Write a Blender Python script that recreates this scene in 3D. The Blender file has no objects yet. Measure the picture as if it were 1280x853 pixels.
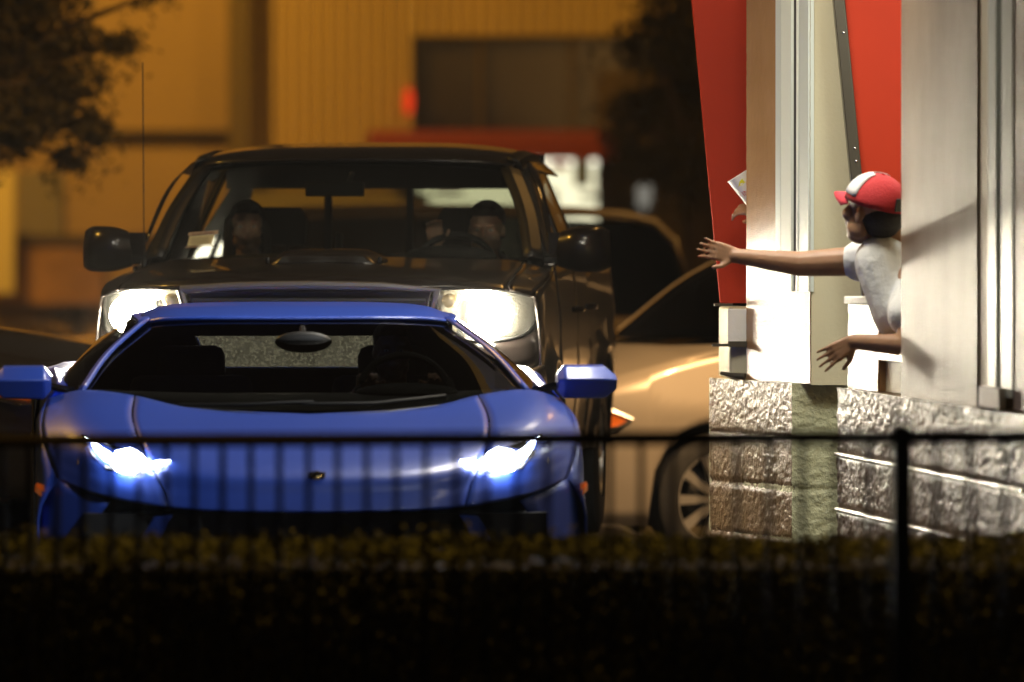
import bpy, bmesh, math, random
from mathutils import Vector, Matrix, Euler, noise
R = math.radians
rnd = random.Random(7)
SC = bpy.context.scene
COL = SC.collection
CAMH, FPX, HOR = 1.64, 10667.0, 221.0
def P(px, py, Y):            # real point at depth Y metres for a sight line of the photograph
    return Vector(((px-640.0)/FPX*Y, Y, CAMH-(py-HOR)/FPX*Y))

# ------------------------------------------------------------------ materials
def pm(name, col, rough=.5, metal=0., coat=0., spec=.5, emit=None, es=0., var=0., vscale=8., bump=0., bscale=60., alpha=1., col2=None, coatr=.04, sss=0, vvec=(1,1,1), bvec=(1,1,1)):
    m = bpy.data.materials.new(name); m.use_nodes = True
    nt = m.node_tree; b = nt.nodes['Principled BSDF']
    b.inputs['Base Color'].default_value = (*col, 1)
    b.inputs['Roughness'].default_value = rough
    b.inputs['Metallic'].default_value = metal
    b.inputs['Coat Weight'].default_value = coat
    b.inputs['Coat Roughness'].default_value = coatr
    b.inputs['Specular IOR Level'].default_value = spec
    b.inputs['Alpha'].default_value = alpha
    if sss: b.inputs['Subsurface Weight'].default_value = sss; b.inputs['Subsurface Scale'].default_value = .02
    if emit:
        b.inputs['Emission Color'].default_value = (*emit, 1); b.inputs['Emission Strength'].default_value = es
    tc = nt.nodes.new('ShaderNodeTexCoord')
    if var > 0 or col2:
        n = nt.nodes.new('ShaderNodeTexNoise'); n.inputs['Scale'].default_value = vscale; n.inputs['Detail'].default_value = 6
        mp = nt.nodes.new('ShaderNodeMapping'); mp.inputs['Scale'].default_value = vvec; nt.links.new(tc.outputs['Object'], mp.inputs['Vector']); nt.links.new(mp.outputs[0], n.inputs['Vector'])
        cr = nt.nodes.new('ShaderNodeValToRGB')
        cr.color_ramp.elements[0].position = .35; cr.color_ramp.elements[1].position = .65
        c2 = col2 or tuple(min(1, c*(1+var)) for c in col)
        c1 = col if col2 else tuple(c*(1-var) for c in col)
        cr.color_ramp.elements[0].color = (*c1, 1); cr.color_ramp.elements[1].color = (*c2, 1)
        nt.links.new(n.outputs['Fac'], cr.inputs['Fac']); nt.links.new(cr.outputs['Color'], b.inputs['Base Color'])
    if bump > 0:
        n2 = nt.nodes.new('ShaderNodeTexNoise'); n2.inputs['Scale'].default_value = bscale; n2.inputs['Detail'].default_value = 5
        mp2 = nt.nodes.new('ShaderNodeMapping'); mp2.inputs['Scale'].default_value = bvec; nt.links.new(tc.outputs['Object'], mp2.inputs['Vector']); nt.links.new(mp2.outputs[0], n2.inputs['Vector'])
        bp = nt.nodes.new('ShaderNodeBump'); bp.inputs['Strength'].default_value = bump; bp.inputs['Distance'].default_value = .02
        nt.links.new(n2.outputs['Fac'], bp.inputs['Height']); nt.links.new(bp.outputs['Normal'], b.inputs['Normal'])
    return m
def glassm(name, tint, refl=.06, rough=.03, dust=0., dcol=(.5,.5,.45), bump=0.):
    m = bpy.data.materials.new(name); m.use_nodes = True
    nt = m.node_tree; nt.nodes.clear()
    out = nt.nodes.new('ShaderNodeOutputMaterial'); tr = nt.nodes.new('ShaderNodeBsdfTransparent'); tr.inputs[0].default_value = (*tint, 1)
    gl = nt.nodes.new('ShaderNodeBsdfGlossy'); gl.inputs['Roughness'].default_value = rough
    lw = nt.nodes.new('ShaderNodeFresnel'); lw.inputs[0].default_value = 1.45
    mx = nt.nodes.new('ShaderNodeMixShader'); nt.links.new(lw.outputs[0], mx.inputs[0])
    nt.links.new(tr.outputs[0], mx.inputs[1]); nt.links.new(gl.outputs[0], mx.inputs[2])
    last = mx
    if dust > 0:
        df = nt.nodes.new('ShaderNodeBsdfDiffuse'); df.inputs[0].default_value = (*dcol, 1)
        tl = nt.nodes.new('ShaderNodeBsdfTranslucent'); tl.inputs[0].default_value = (*dcol, 1)
        ad = nt.nodes.new('ShaderNodeMixShader'); ad.inputs[0].default_value = .5
        nt.links.new(df.outputs[0], ad.inputs[1]); nt.links.new(tl.outputs[0], ad.inputs[2])
        tc = nt.nodes.new('ShaderNodeTexCoord'); n = nt.nodes.new('ShaderNodeTexNoise'); n.inputs['Scale'].default_value = 90; n.inputs['Detail'].default_value = 6
        nt.links.new(tc.outputs['Object'], n.inputs['Vector'])
        mr = nt.nodes.new('ShaderNodeMapRange'); mr.inputs['From Min'].default_value = .35; mr.inputs['From Max'].default_value = .75
        mr.inputs['To Min'].default_value = dust*.3; mr.inputs['To Max'].default_value = dust*2
        nt.links.new(n.outputs['Fac'], mr.inputs['Value'])
        m2 = nt.nodes.new('ShaderNodeMixShader'); nt.links.new(mr.outputs[0], m2.inputs[0])
        nt.links.new(mx.outputs[0], m2.inputs[1]); nt.links.new(ad.outputs[0], m2.inputs[2]); last = m2
    nt.links.new(last.outputs[0], out.inputs[0])
    return m
def emitm(name, col, s):
    m = bpy.data.materials.new(name); m.use_nodes = True; nt = m.node_tree; nt.nodes.clear()
    out = nt.nodes.new('ShaderNodeOutputMaterial'); e = nt.nodes.new('ShaderNodeEmission')
    e.inputs[0].default_value = (*col, 1); e.inputs[1].default_value = s
    nt.links.new(e.outputs[0], out.inputs[0]); return m

# ------------------------------------------------------------------ mesh builder
def cr(p0, p1, p2, p3, t):
    return .5*((2*p1)+(p2-p0)*t+(2*p0-5*p1+4*p2-p3)*t*t+(3*p1-p0-3*p2+p3)*t*t*t)
def spline(pts, n):
    pts = [Vector(p) for p in pts]
    if len(pts) == 2: return [pts[0].lerp(pts[1], i/n) for i in range(n+1)]
    out = []
    q = [pts[0]*2-pts[1]]+pts+[pts[-1]*2-pts[-2]]
    for i in range(len(pts)-1):
        for k in range(n): out.append(cr(q[i], q[i+1], q[i+2], q[i+3], k/n))
    out.append(pts[-1]); return out
def surf(rows, a=5, b=5):
    g = [spline(r, b) for r in rows]
    cols = [spline([g[i][j] for i in range(len(g))], a) for j in range(len(g[0]))]
    return [[cols[j][i] for j in range(len(cols))] for i in range(len(cols[0]))]
class MB:
    def __init__(s): s.v = []; s.f = []
    def add(s, vs, fs):
        b = len(s.v); s.v += [Vector(v) for v in vs]; s.f += [tuple(b+i for i in f) for f in fs]; return s
    def grid(s, g, closed=False):
        n, m = len(g), len(g[0]); vs = [p for r in g for p in r]; fs = []
        for i in range(n-1):
            for j in range(m-1 if not closed else m):
                k = (j+1) % m
                fs.append((i*m+j, i*m+k, (i+1)*m+k, (i+1)*m+j))
        return s.add(vs, fs)
    def box(s, c, d, rot=None):
        c = Vector(c); h = Vector(d)*.5; M = Euler(rot).to_matrix() if rot else Matrix.Identity(3)
        vs = [c+M@Vector((x*h.x, y*h.y, z*h.z)) for x in (-1,1) for y in (-1,1) for z in (-1,1)]
        return s.add(vs, [(0,1,3,2),(4,6,7,5),(0,4,5,1),(2,3,7,6),(0,2,6,4),(1,5,7,3)])
    def prism(s, pts, vec):
        vec = Vector(vec); n = len(pts); a = [Vector(p) for p in pts]; b = [p+vec for p in a]
        return s.add(a+b, [tuple(range(n)), tuple(range(2*n-1, n-1, -1))]+[(i, i+n, (i+1) % n+n, (i+1) % n) for i in range(n)])
    def tube(s, pts, r, n=8, cap=True):
        pts = [Vector(p) for p in pts]; rs = r if isinstance(r, (list, tuple)) else [r]*len(pts)
        rings = []
        for i, p in enumerate(pts):
            d = (pts[min(i+1, len(pts)-1)]-pts[max(i-1, 0)]).normalized()
            u = d.cross(Vector((0,0,1)) if abs(d.z) < .9 else Vector((1,0,0))).normalized(); w = d.cross(u)
            rings.append([p+(u*math.cos(t*2*math.pi/n)+w*math.sin(t*2*math.pi/n))*rs[i] for t in range(n)])
        b = len(s.v); s.grid(rings, True)
        if cap: s.f.append(tuple(b+i for i in range(n))); s.f.append(tuple(len(s.v)-1-i for i in range(n)))
        return s
    def ell(s, c, r, n=16, m=10, rot=None):
        c = Vector(c); M = Euler(rot).to_matrix() if rot else Matrix.Identity(3)
        g = [[c+M@Vector((r[0]*math.sin(math.pi*i/m)*math.cos(2*math.pi*j/n), r[1]*math.sin(math.pi*i/m)*math.sin(2*math.pi*j/n), r[2]*math.cos(math.pi*i/m))) for j in range(n)] for i in range(1, m)]
        b = len(s.v); s.grid(g, True); k = len(s.v)
        s.v += [c+M@Vector((0,0,r[2])), c+M@Vector((0,0,-r[2]))]
        s.f += [(k, b+(j+1) % n, b+j) for j in range(n)]+[(k+1, k-n+j, k-n+(j+1) % n) for j in range(n)]
        return s
    def cap(s, p0, r0, p1, r1, n=12):     # tapered capsule
        p0, p1 = Vector(p0), Vector(p1); d = (p1-p0); L = d.length; d = d.normalized() if L > 1e-6 else Vector((0,0,1))
        pts, rs = [], []
        for k in range(5):
            a = math.pi/2*k/4; pts.append(p0-d*r0*math.cos(a)*1.0); rs.append(max(.0008, r0*math.sin(a)))
        for k in range(5):
            a = math.pi/2*k/4; pts.append(p1+d*r1*math.sin(a)); rs.append(max(.0008, r1*math.cos(a)))
        u = d.cross(Vector((0,0,1)) if abs(d.z) < .9 else Vector((1,0,0))).normalized(); w = d.cross(u)
        rings = [[p+(u*math.cos(t*2*math.pi/n)+w*math.sin(t*2*math.pi/n))*r for t in range(n)] for p, r in zip(pts, rs)]
        b = len(s.v); s.grid(rings, True); s.f.append(tuple(b+i for i in range(n))); s.f.append(tuple(len(s.v)-1-i for i in range(n)))
        return s
    def disc(s, c, r, axis='x', n=28, r2=0):
        c = Vector(c)
        def pt(a, q): return c+(Vector((0, math.cos(a)*q, math.sin(a)*q)) if axis == 'x' else Vector((math.cos(a)*q, 0, math.sin(a)*q)))
        if r2: return s.grid([[pt(2*math.pi*i/n, r) for i in range(n)], [pt(2*math.pi*i/n, r2) for i in range(n)]], True)
        return s.add([pt(2*math.pi*i/n, r) for i in range(n)], [tuple(range(n))])
    def mirror(s):
        o = MB(); o.v = [Vector((-v.x, v.y, v.z)) for v in s.v]; o.f = [tuple(reversed(f)) for f in s.f]; return o
    def join(s, o): return s.add(o.v, o.f)
    def both(s): return s.join(s.mirror())
    def build(s, name, mat, parent=None, smooth=True, bevel=0, solid=0, sub=0, angle=35):
        me = bpy.data.meshes.new(name); me.from_pydata([tuple(v) for v in s.v], [], s.f); 
        bm = bmesh.new(); bm.from_mesh(me); bmesh.ops.remove_doubles(bm, verts=bm.verts, dist=1e-5)
        bmesh.ops.recalc_face_normals(bm, faces=bm.faces); bm.to_mesh(me); bm.free()
        me.materials.append(mat)
        if smooth:
            me.polygons.foreach_set('use_smooth', [True]*len(me.polygons))
            try: me.set_sharp_from_angle(angle=R(angle))
            except Exception: pass
        o = bpy.data.objects.new(name, me); COL.objects.link(o)
        if parent: o.parent = parent
        if solid: md = o.modifiers.new('s', 'SOLIDIFY'); md.thickness = solid; md.offset = 0
        if bevel: md = o.modifiers.new('b', 'BEVEL'); md.width = bevel; md.segments = 2; md.limit_method = 'ANGLE'; md.angle_limit = R(40); md.harden_normals = False
        if sub: md = o.modifiers.new('u', 'SUBSURF'); md.levels = sub; md.render_levels = sub
        return o
def tag(o, label=None, cat=None, group=None, kind=None):
    for k, v in (('label', label), ('category', cat), ('group', group), ('kind', kind)):
        if v: o[k] = v
    return o
def empty(name, loc=(0,0,0), rz=0, **k):
    o = bpy.data.objects.new(name, None); COL.objects.link(o); o.location = loc; o.rotation_euler = (0,0,rz); o.empty_display_size = .1
    return tag(o, **k)
def remesh(mb, name, mat, parent=None, vox=.007, smooth=4, wr=0):
    me = bpy.data.meshes.new('t'); me.from_pydata([tuple(v) for v in mb.v], [], mb.f)
    bm = bmesh.new(); bm.from_mesh(me); bmesh.ops.recalc_face_normals(bm, faces=bm.faces); bm.to_mesh(me); bm.free()
    t = bpy.data.objects.new('t', me); COL.objects.link(t)
    md = t.modifiers.new('r', 'REMESH'); md.mode = 'VOXEL'; md.voxel_size = vox; md.use_smooth_shade = True
    sm = t.modifiers.new('s', 'SMOOTH'); sm.iterations = smooth; sm.factor = .5
    dg = bpy.context.evaluated_depsgraph_get(); dg.update()
    me2 = bpy.data.meshes.new_from_object(t.evaluated_get(dg)); me2.name = name
    if wr:
        for v in me2.vertices:
            p = v.co*7; h = noise.noise(Vector((p.x*.8+p.z*.6, p.y, p.z*.7-p.x*.5)))+.6*noise.noise(Vector((p.x*2.6+p.z*2, p.y*2, p.z*2-p.x*2))); v.co += v.normal*(1-abs(h)*2)*wr
    bpy.data.objects.remove(t); me2.materials.clear(); me2.materials.append(mat)
    me2.polygons.foreach_set('use_smooth', [True]*len(me2.polygons))
    o = bpy.data.objects.new(name, me2); COL.objects.link(o)
    if parent: o.parent = parent
    return o
def text(name, s, size, mat, parent, M, extrude=.0006):
    c = bpy.data.curves.new(name, 'FONT'); c.body = s; c.size = size; c.extrude = extrude; c.align_x = 'CENTER'; c.align_y = 'CENTER'
    t = bpy.data.objects.new('t', c); COL.objects.link(t)
    dg = bpy.context.evaluated_depsgraph_get(); dg.update()
    me = bpy.data.meshes.new_from_object(t.evaluated_get(dg)); bpy.data.objects.remove(t)
    me.materials.clear(); me.materials.append(mat); me.transform(M)
    o = bpy.data.objects.new(name, me); COL.objects.link(o)
    if parent: o.parent = parent
    return o

# palette
SODIUM = (1., .45, .07)
M_blue = pm('blue_paint', (.030,.085,.50), .40, .05, coat=.6, coatr=.16)
M_black = pm('black_paint', (.014,.011,.010), .28, 0, coat=.5, spec=.4)
M_dark = pm('dark_paint', (.035,.027,.02), .3, 0, coat=.8)
M_silver = pm('silver_paint', (.50,.44,.36), .38, .35, coat=.7)
M_trim = pm('black_trim', (.012,.012,.012), .45)
M_plastic = pm('grey_plastic', (.05,.05,.05), .5)
M_inner = pm('interior_cloth', (.018,.017,.016), .85)
M_carbon = pm('gloss_black', (.01,.01,.012), .12, coat=.5)
M_chrome = pm('chrome', (.7,.7,.7), .12, 1.)
M_alloy = pm('alloy', (.75,.73,.70), .38, .8)
M_rubber = pm('rubber', (.018,.018,.018), .65, bump=.3, bscale=120)
M_glass = glassm('window_glass', (.72,.76,.72))
M_glassdk = glassm('privacy_glass', (.12,.12,.12))
M_dusty = glassm('dusty_glass', (.5,.5,.48), dust=.22)
M_orange = pm('orange_lens', (.75,.16,.02), .2, emit=(1,.2,.02), es=.12)
M_red = pm('red_lens', (.5,.01,.01), .2, emit=(1,.03,.01), es=1.5)
M_lens = glassm('lamp_cover', (.92,.92,.9), dust=.05, dcol=(.8,.8,.75))  # slight scatter mixed in to spread the bulb's glow, not real dust
M_refl = pm('lamp_reflector', (.35,.33,.27), .3, .8, bump=.4, bscale=90)
HAZE = 0.00018
# ------------------------------------------------------------------ wheels
def wheel(parent, x, y, z, r, w, rimr, out, spokes=10, rimmat=None):
    """axis along local x, 'out' = +1/-1 is the outer face"""
    wh = empty('wheel', (x, y, z)); wh.parent = parent
    n = 48; prof = [(rimr*.97, -w/2), (r*.86, -w/2), (r*.97, -w*.42), (r, -w*.3), (r, 0), (r, w*.3), (r*.97, w*.42), (r*.86, w/2), (rimr*.97, w/2)]
    m = MB(); m.grid([[Vector((q[1], math.cos(2*math.pi*i/n)*q[0], math.sin(2*math.pi*i/n)*q[0])) for i in range(n)] for q in prof], True)
    m.build('tyre', M_rubber, wh)
    m = MB(); prof = [(rimr, out*w*.46), (rimr*.93, out*w*.47), (rimr*.9, out*w*.3), (rimr*.88, -out*w*.4)]
    m.grid([[Vector((q[1], math.cos(2*math.pi*i/n)*q[0], math.sin(2*math.pi*i/n)*q[0])) for i in range(n)] for q in prof], True)
    for k in range(spokes):
        a = 2*math.pi*k/spokes; c, s_ = math.cos(a), math.sin(a)
        def T(u, v, d): return Vector((d, c*u-s_*v, s_*u+c*v))
        hw = rimr*(.10 if spokes > 6 else .14)
        m.prism([T(rimr*.15, -hw*.6, out*w*.42), T(rimr*.92, -hw, out*w*.44), T(rimr*.92, hw, out*w*.44), T(rimr*.15, hw*.6, out*w*.42)], (-out*.03, 0, 0))
    m.tube([(out*w*.30, 0, 0), (out*w*.45, 0, 0)], rimr*.2, 20)
    m.build('rim', rimmat or M_alloy, wh)
    m = MB(); m.disc((out*w*.12, 0, 0), rimr*.62); m.build('brake_disc', M_plastic, wh)
    return wh

# ------------------------------------------------------------------ people
SKIN = pm('skin_tan', (.36,.20,.115), .5, sss=.15, var=.08, vscale=20)
SKIN2 = pm('skin_light', (.48,.29,.2), .5, sss=.15, var=.08, vscale=20)
SKIN_D = pm('skin_brown', (.27,.14,.075), .5, sss=.15, var=.08, vscale=20)
HAIR = pm('dark_hair', (.012,.008,.006), .5, bump=.5, bscale=150)
WHITE_SHIRT = pm('white_cotton', (.84,.86,.86), .85, bump=.35, bscale=22)
GREEN_SHIRT = pm('green_cloth', (.22,.25,.13), .9, bump=.3, bscale=30)
GREY_SHIRT = pm('grey_cloth', (.05,.05,.055), .9, bump=.3, bscale=30)
EYE = pm('eye_white', (.7,.68,.62), .2)
def head_bits(m, c, M, s=1.):
    """head at c (centre), M: 3x3 with face towards local -Y, up local Z"""
    def T(x, y, z): return Vector(c)+M@Vector((x*s, y*s, z*s))
    def E(x, y, z, rx, ry, rz):
        b = MB(); b.ell((0,0,0), (rx*s, ry*s, rz*s)); b.v = [T(x, y, z)+M@v for v in b.v]; m.join(b)
    E(0, .012, .035, .076, .094, .085)       # skull
    E(0, -.02, -.03, .062, .066, .075)       # face
    E(0, -.035, -.085, .038, .042, .03)      # chin
    E(0, -.082, -.052, .024, .016, .010)     # mouth
    E(0, -.082, -.064, .020, .014, .007)
    m.cap(T(0, -.076, .02), .010*s, T(0, -.103, -.02), .013*s)     # nose
    for q in (-1, 1):
        E(q*.03, -.075, .028, .024, .014, .008)   # brow
        E(q*.045, -.058, -.02, .024, .022, .024)  # cheek
        E(q*.074, .012, -.005, .009, .016, .028)  # ear
        E(q*.045, -.01, -.06, .022, .045, .03)    # jaw
def hand(m, wrist, d, palm_n, s=1., curl=.35, spread=.12, thumb=1):
    """wrist point, d = direction of the fingers, palm_n = palm normal, thumb = +1/-1 side"""
    d = Vector(d).normalized(); n = Vector(palm_n); n = (n-d*n.dot(d)).normalized(); sd = d.cross(n)*thumb
    w = Vector(wrist)
    for k in range(4):
        o = (1.5-k)*.019
        m.cap(w+sd*o*.6*s, .014*s, w+d*.085*s+sd*o*s, .0125*s)
    lens = [.068, .078, .073, .058]
    for k in range(4):
        o = (1.5-k)*.0195; p = w+d*.09*s+sd*o*s; dd = (d+sd*(1.5-k)*spread).normalized(); L = lens[k]*s; c = curl*(1+.15*k)
        r0 = .0088*s
        for seg, fr in enumerate((.42, .32, .26)):
            a = c*(seg+.4); q = p+(dd*math.cos(a)+n*math.sin(a))*L*fr
            m.cap(p, r0, q, r0*.9, 8); p = q; r0 *= .9
    p = w+d*.025*s+sd*.024*s; q = p+(d*.7+sd*.75+n*.25).normalized()*.045*s; m.cap(p, .014*s, q, .011*s)
    m.cap(q, .0105*s, q+(d*.95+sd*.35+n*.25).normalized()*.035*s, .009*s)
def rotm(rx=0, ry=0, rz=0): return Euler((R(rx), R(ry), R(rz))).to_matrix()
def hair_shell(c, M, s=1., long=False):
    m = MB()
    def T(x, y, z): return Vector(c)+M@Vector((x*s, y*s, z*s))
    def E(x, y, z, rx, ry, rz):
        b = MB(); b.ell((0,0,0), (rx*s, ry*s, rz*s)); b.v = [T(x, y, z)+M@v for v in b.v]; m.join(b)
    E(0, .026, .052, .084, .094, .082)
    E(0, -.035, .085, .06, .045, .035)
    if long:
        for q in (-1, 1): m.cap(T(q*.075, .01, .03), .03*s, T(q*.085, .02, -.16), .035*s)
        E(0, .06, -.05, .085, .05, .12)
    else:
        E(0, .05, .0, .078, .06, .06)
    return m
def eyes(c, M, parent, s=1.):
    m = MB()
    for q in (-1, 1):
        m.ell(Vector(c)+M@Vector((q*.03*s, -.0715*s, .006*s)), (.010*s, .006*s, .0055*s), 10, 6)
    o = m.build('eye', EYE, parent)
    m = MB()
    for q in (-1, 1): m.ell(Vector(c)+M@Vector((q*.03*s, -.0768*s, .006*s)), (.0045*s, .002*s, .0045*s), 8, 5)
    m.build('pupil', HAIR, o); return o

# ------------------------------------------------------------------ generic road car (silver hatchback, parked cars)
def road_car(name, loc, rz, paint, L=4.5, W=.88, H=1.48, belt=.98, hoodz=(.78,1.0), cowl=1.0, head=1.75, rear=3.9, wr=.33, rimr=.225, glass=None, suv=False, spokes=10, lamps=True, **tags):
    root = empty(name, loc, rz, **tags); glass = glass or M_glassdk
    a1, a2 = .92, L-.85; ar = wr+.05
    def plan(v):     # half-width along the length
        f = max(0, (.7-v)/.7); b = max(0, (v-(L-.6))/.6)
        return W*(1-.20*f*f-.14*b*b)
    def xs(v, z): return plan(v)*(1-.10*max(0, (z-.75))/.4*1.2-.05*max(0, (.4-z))/.3)
    def top(v):
        if v < cowl: return hoodz[0]-.02+(hoodz[1]-hoodz[0])*min(1, (v/cowl))**.8-.05
        if v > L-.4: return belt-.03*(v-(L-.4))/.4
        return hoodz[1]-.07+(belt-hoodz[1]+.07)*min(1, (v-cowl)/.5)
    def low(v):
        z = .2
        for a in (a1, a2):
            d = abs(v-a)
            if d < ar: z = max(z, wr+math.sqrt(ar*ar-d*d))
        return z
    vs = sorted(set([.12+i*(L-.22)/90 for i in range(91)]+[a1-ar, a1+ar, a2-ar, a2+ar]))
    m = MB(); m.grid([[Vector((xs(v, z), v, z)) for z in [low(v)+(top(v)-low(v))*t/8 for t in range(9)]] for v in vs])
    m.both()
    # hood, from lamp line to cowl
    hz = [[Vector((plan(max(v, .12))*.93*u*(1 if v > .1 else .93), v+.16*(u**3)*(1-min(1, v/.8)), top(v)+.055*(1-u*u)*1.0+.0)) for u in [i/8 for i in range(9)]] for v in [.0, .06, .2, .4, .7, cowl-.15, cowl+.12]]
    hm = MB(); hm.grid(hz).both(); 
    # front fascia
    fz = []
    for z, off in ((.18, .06), (.3, .0), (.5, -.03), (.62, -.01), (.7, .0), (top(0)+.01, .02)):
        fz.append([Vector((plan(.12)*u*.97, .05+off+.22*u**3, z+(0 if z < top(0) else .05*(1-u*u)))) for u in [i/8 for i in range(9)]])
    m.join(MB().grid(fz).both())
    # tail
    tz = [[Vector((plan(L-.1)*u, L+.0-.12*u**3-.04*abs(z-.7), z)) for u in [i/6 for i in range(7)]] for z in (.3, .5, .7, .85, belt)]
    m.join(MB().grid(tz).both())
    m.build('body', paint, root, solid=.006)
    hm.build('hood', paint, root, solid=.006)
    ub = MB(); ub.box((0, L/2, .34), (W*1.5, L-.5, .3)); ub.box((0, (cowl+rear)/2+.1, .6), (W*1.55, rear-cowl, .5)); ub.build('underbody', M_inner, root)
    # greenhouse
    zt = H; rw = W*.70; bw = W*.90
    wsg = surf([[(0, cowl-.08, belt-.03), (bw*.5, cowl-.03, belt-.03), (bw*.92, cowl+.16, belt-.02)],
                [(0, cowl+.35, belt+(zt-belt)*.55), (bw*.46, cowl+.38, belt+(zt-belt)*.54), (bw*.83, cowl+.52, belt+(zt-belt)*.50)],
                [(0, head-.1, zt-.06), (rw*.5, head-.07, zt-.065), (rw*.95, head+.04, zt-.09)]], 4, 4)
    MB().grid(wsg).both().build('windshield', glass, root)
    rg = surf([[(0, head-.1, zt-.055), (rw*.5, head-.07, zt-.06), (rw*.97, head+.03, zt-.085)],
               [(0, head+.4, zt), (rw*.5, head+.4, zt-.005), (rw, head+.4, zt-.05)],
               [(0, rear-.5, zt-.01), (rw*.5, rear-.5, zt-.015), (rw, rear-.5, zt-.06)],
               [(0, rear, zt-.07), (rw*.5, rear, zt-.075), (rw*.95, rear-.04, zt-.10)]], 5, 4)
    MB().grid(rg).both().build('roof', paint, root, solid=.008)
    rend = L-.12 if suv else min(L-.35, rear+.55)
    sg = surf([[(bw*.94, cowl+.18, belt-.03), (bw*.82, cowl+.53, belt+(zt-belt)*.5), (rw*.97, head+.05, zt-.10)],
               [(bw*.98, cowl+.9, belt-.03), (bw*.92, cowl+.9, belt+(zt-belt)*.5), (rw*1.01, head+.4, zt-.06)],
               [(bw*.98, (cowl+rear)/2+.3, belt-.02), (bw*.93, (cowl+rear)/2+.3, belt+(zt-belt)*.5), (rw*1.01, (head+rear)/2, zt-.06)],
               [(bw*.95, rend-.12, belt), (bw*.88, rear+(rend-rear)*.4, belt+(zt-belt)*.5), (rw*.96, rear-.05, zt-.11)]], 5, 4)
    MB().grid(sg).both().build('side_window', glass, root)
    bg = surf([[(0, rend, belt-.01), (bw*.5, rend-.03, belt-.01), (bw*.93, rend-.13, belt)],
               [(0, rear+.02, zt-.075), (rw*.5, rear+.01, zt-.08), (rw*.94, rear-.04, zt-.11)]], 4, 4)
    MB().grid(bg).both().build('rear_window', glass, root)
    p = MB(); p.tube(spline([wsg[0][-1], wsg[len(wsg)//2][-1], wsg[-1][-1]], 4), .028, 8)
    e = spline([rg[0][-1], rg[len(rg)//2][-1], rg[-1][-1], (bw*.93, rend-.13, belt)], 4); p.tube(e, .026, 8)
    for vv in ((cowl+rear)/2+.25,):
        p.tube([(bw*.985, vv+.1, belt-.03), (bw*.925, vv+.06, belt+(zt-belt)*.5), (rw*1.01, vv, zt-.07)], .03, 6)
    p.both().build('pillar', paint, root)
    for q in (-1, 1):
        mm = MB(); mm.ell((q*(W+.06), cowl+.42, belt+.05), (.10, .06, .07)); mm.box((q*(W-.04), cowl+.42, belt), (.14, .05, .03)); mm.build('wing_mirror', paint, root)
        if lamps:
            hl = MB(); g = surf([[(q*.50*W, .075, top(0)-.13), (q*.72*W, .16, top(0)-.14), (q*.86*W, .30, top(0)-.12)],
                                 [(q*.50*W, .085, top(0)-.015), (q*.73*W, .17, top(0)-.005), (q*.885*W, .48, top(0)+.02)]], 3, 4)
            hl.grid(g); o = hl.build('headlight', M_refl, root, solid=.03)
            zt0 = top(0); outl = [(.14,zt0-.15),(.14,zt0+.0),(.30,zt0-.005),(.46,zt0-.075),(.40,zt0-.12),(.28,zt0-.15)]
            w3 = lambda v, z, k: Vector((q*plan(v)*k, v, z))
            MB().prism([w3(v, z, 1.004) for v, z in outl], (q*.008,0,0)).build('side_lens', M_refl, o, smooth=False)
            MB().prism([w3(v, z, 1.016) for v, z in [(.24,zt0-.135),(.24,zt0-.065),(.36,zt0-.05),(.43,zt0-.08),(.38,zt0-.11)]], (q*.006,0,0)).build('turn_signal', M_orange, o, smooth=False)
            tb = [w3(v, z, 1.02) for v, z in outl]; MB().tube(tb[2:]+[], .006, 6).build('lamp_bezel', M_chrome, o)
        wheel(root, q*(W-.11), a1, wr, wr, .21, rimr, q, spokes); wheel(root, q*(W-.11), a2, wr, wr, .21, rimr, q, spokes)
        tl = MB(); tl.box((q*W*.72, L-.06, belt-.15), (.22, .05, .12)); tl.build('tail_light', pm('tail_lens', (.3,.01,.01), .2), root, bevel=.01)
    gr = MB(); gr.box((0, .03, .56), (W*.9, .04, .14))
    for k in range(4): gr.box((0, .012, .51+.033*k), (W*.88, .02, .008))
    gr.build('grille', M_trim, root)
    st = MB()
    for q in (-1, 1):
        st.box((q*.37, cowl+1.1, .85), (.45, .14, .6), (R(-12), 0, 0)); st.box((q*.37, cowl+1.2, 1.2 if not suv else 1.3), (.24, .1, .16))
    st.box((0, cowl+2.0, .85), (1.2, .16, .5)); st.build('seat', M_inner, root, bevel=.04)
    return root
def on(g, x, z):
    best = min((p for r in g for p in r), key=lambda p: (p.x-x)**2+(p.z-z)**2); return best.y
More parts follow.
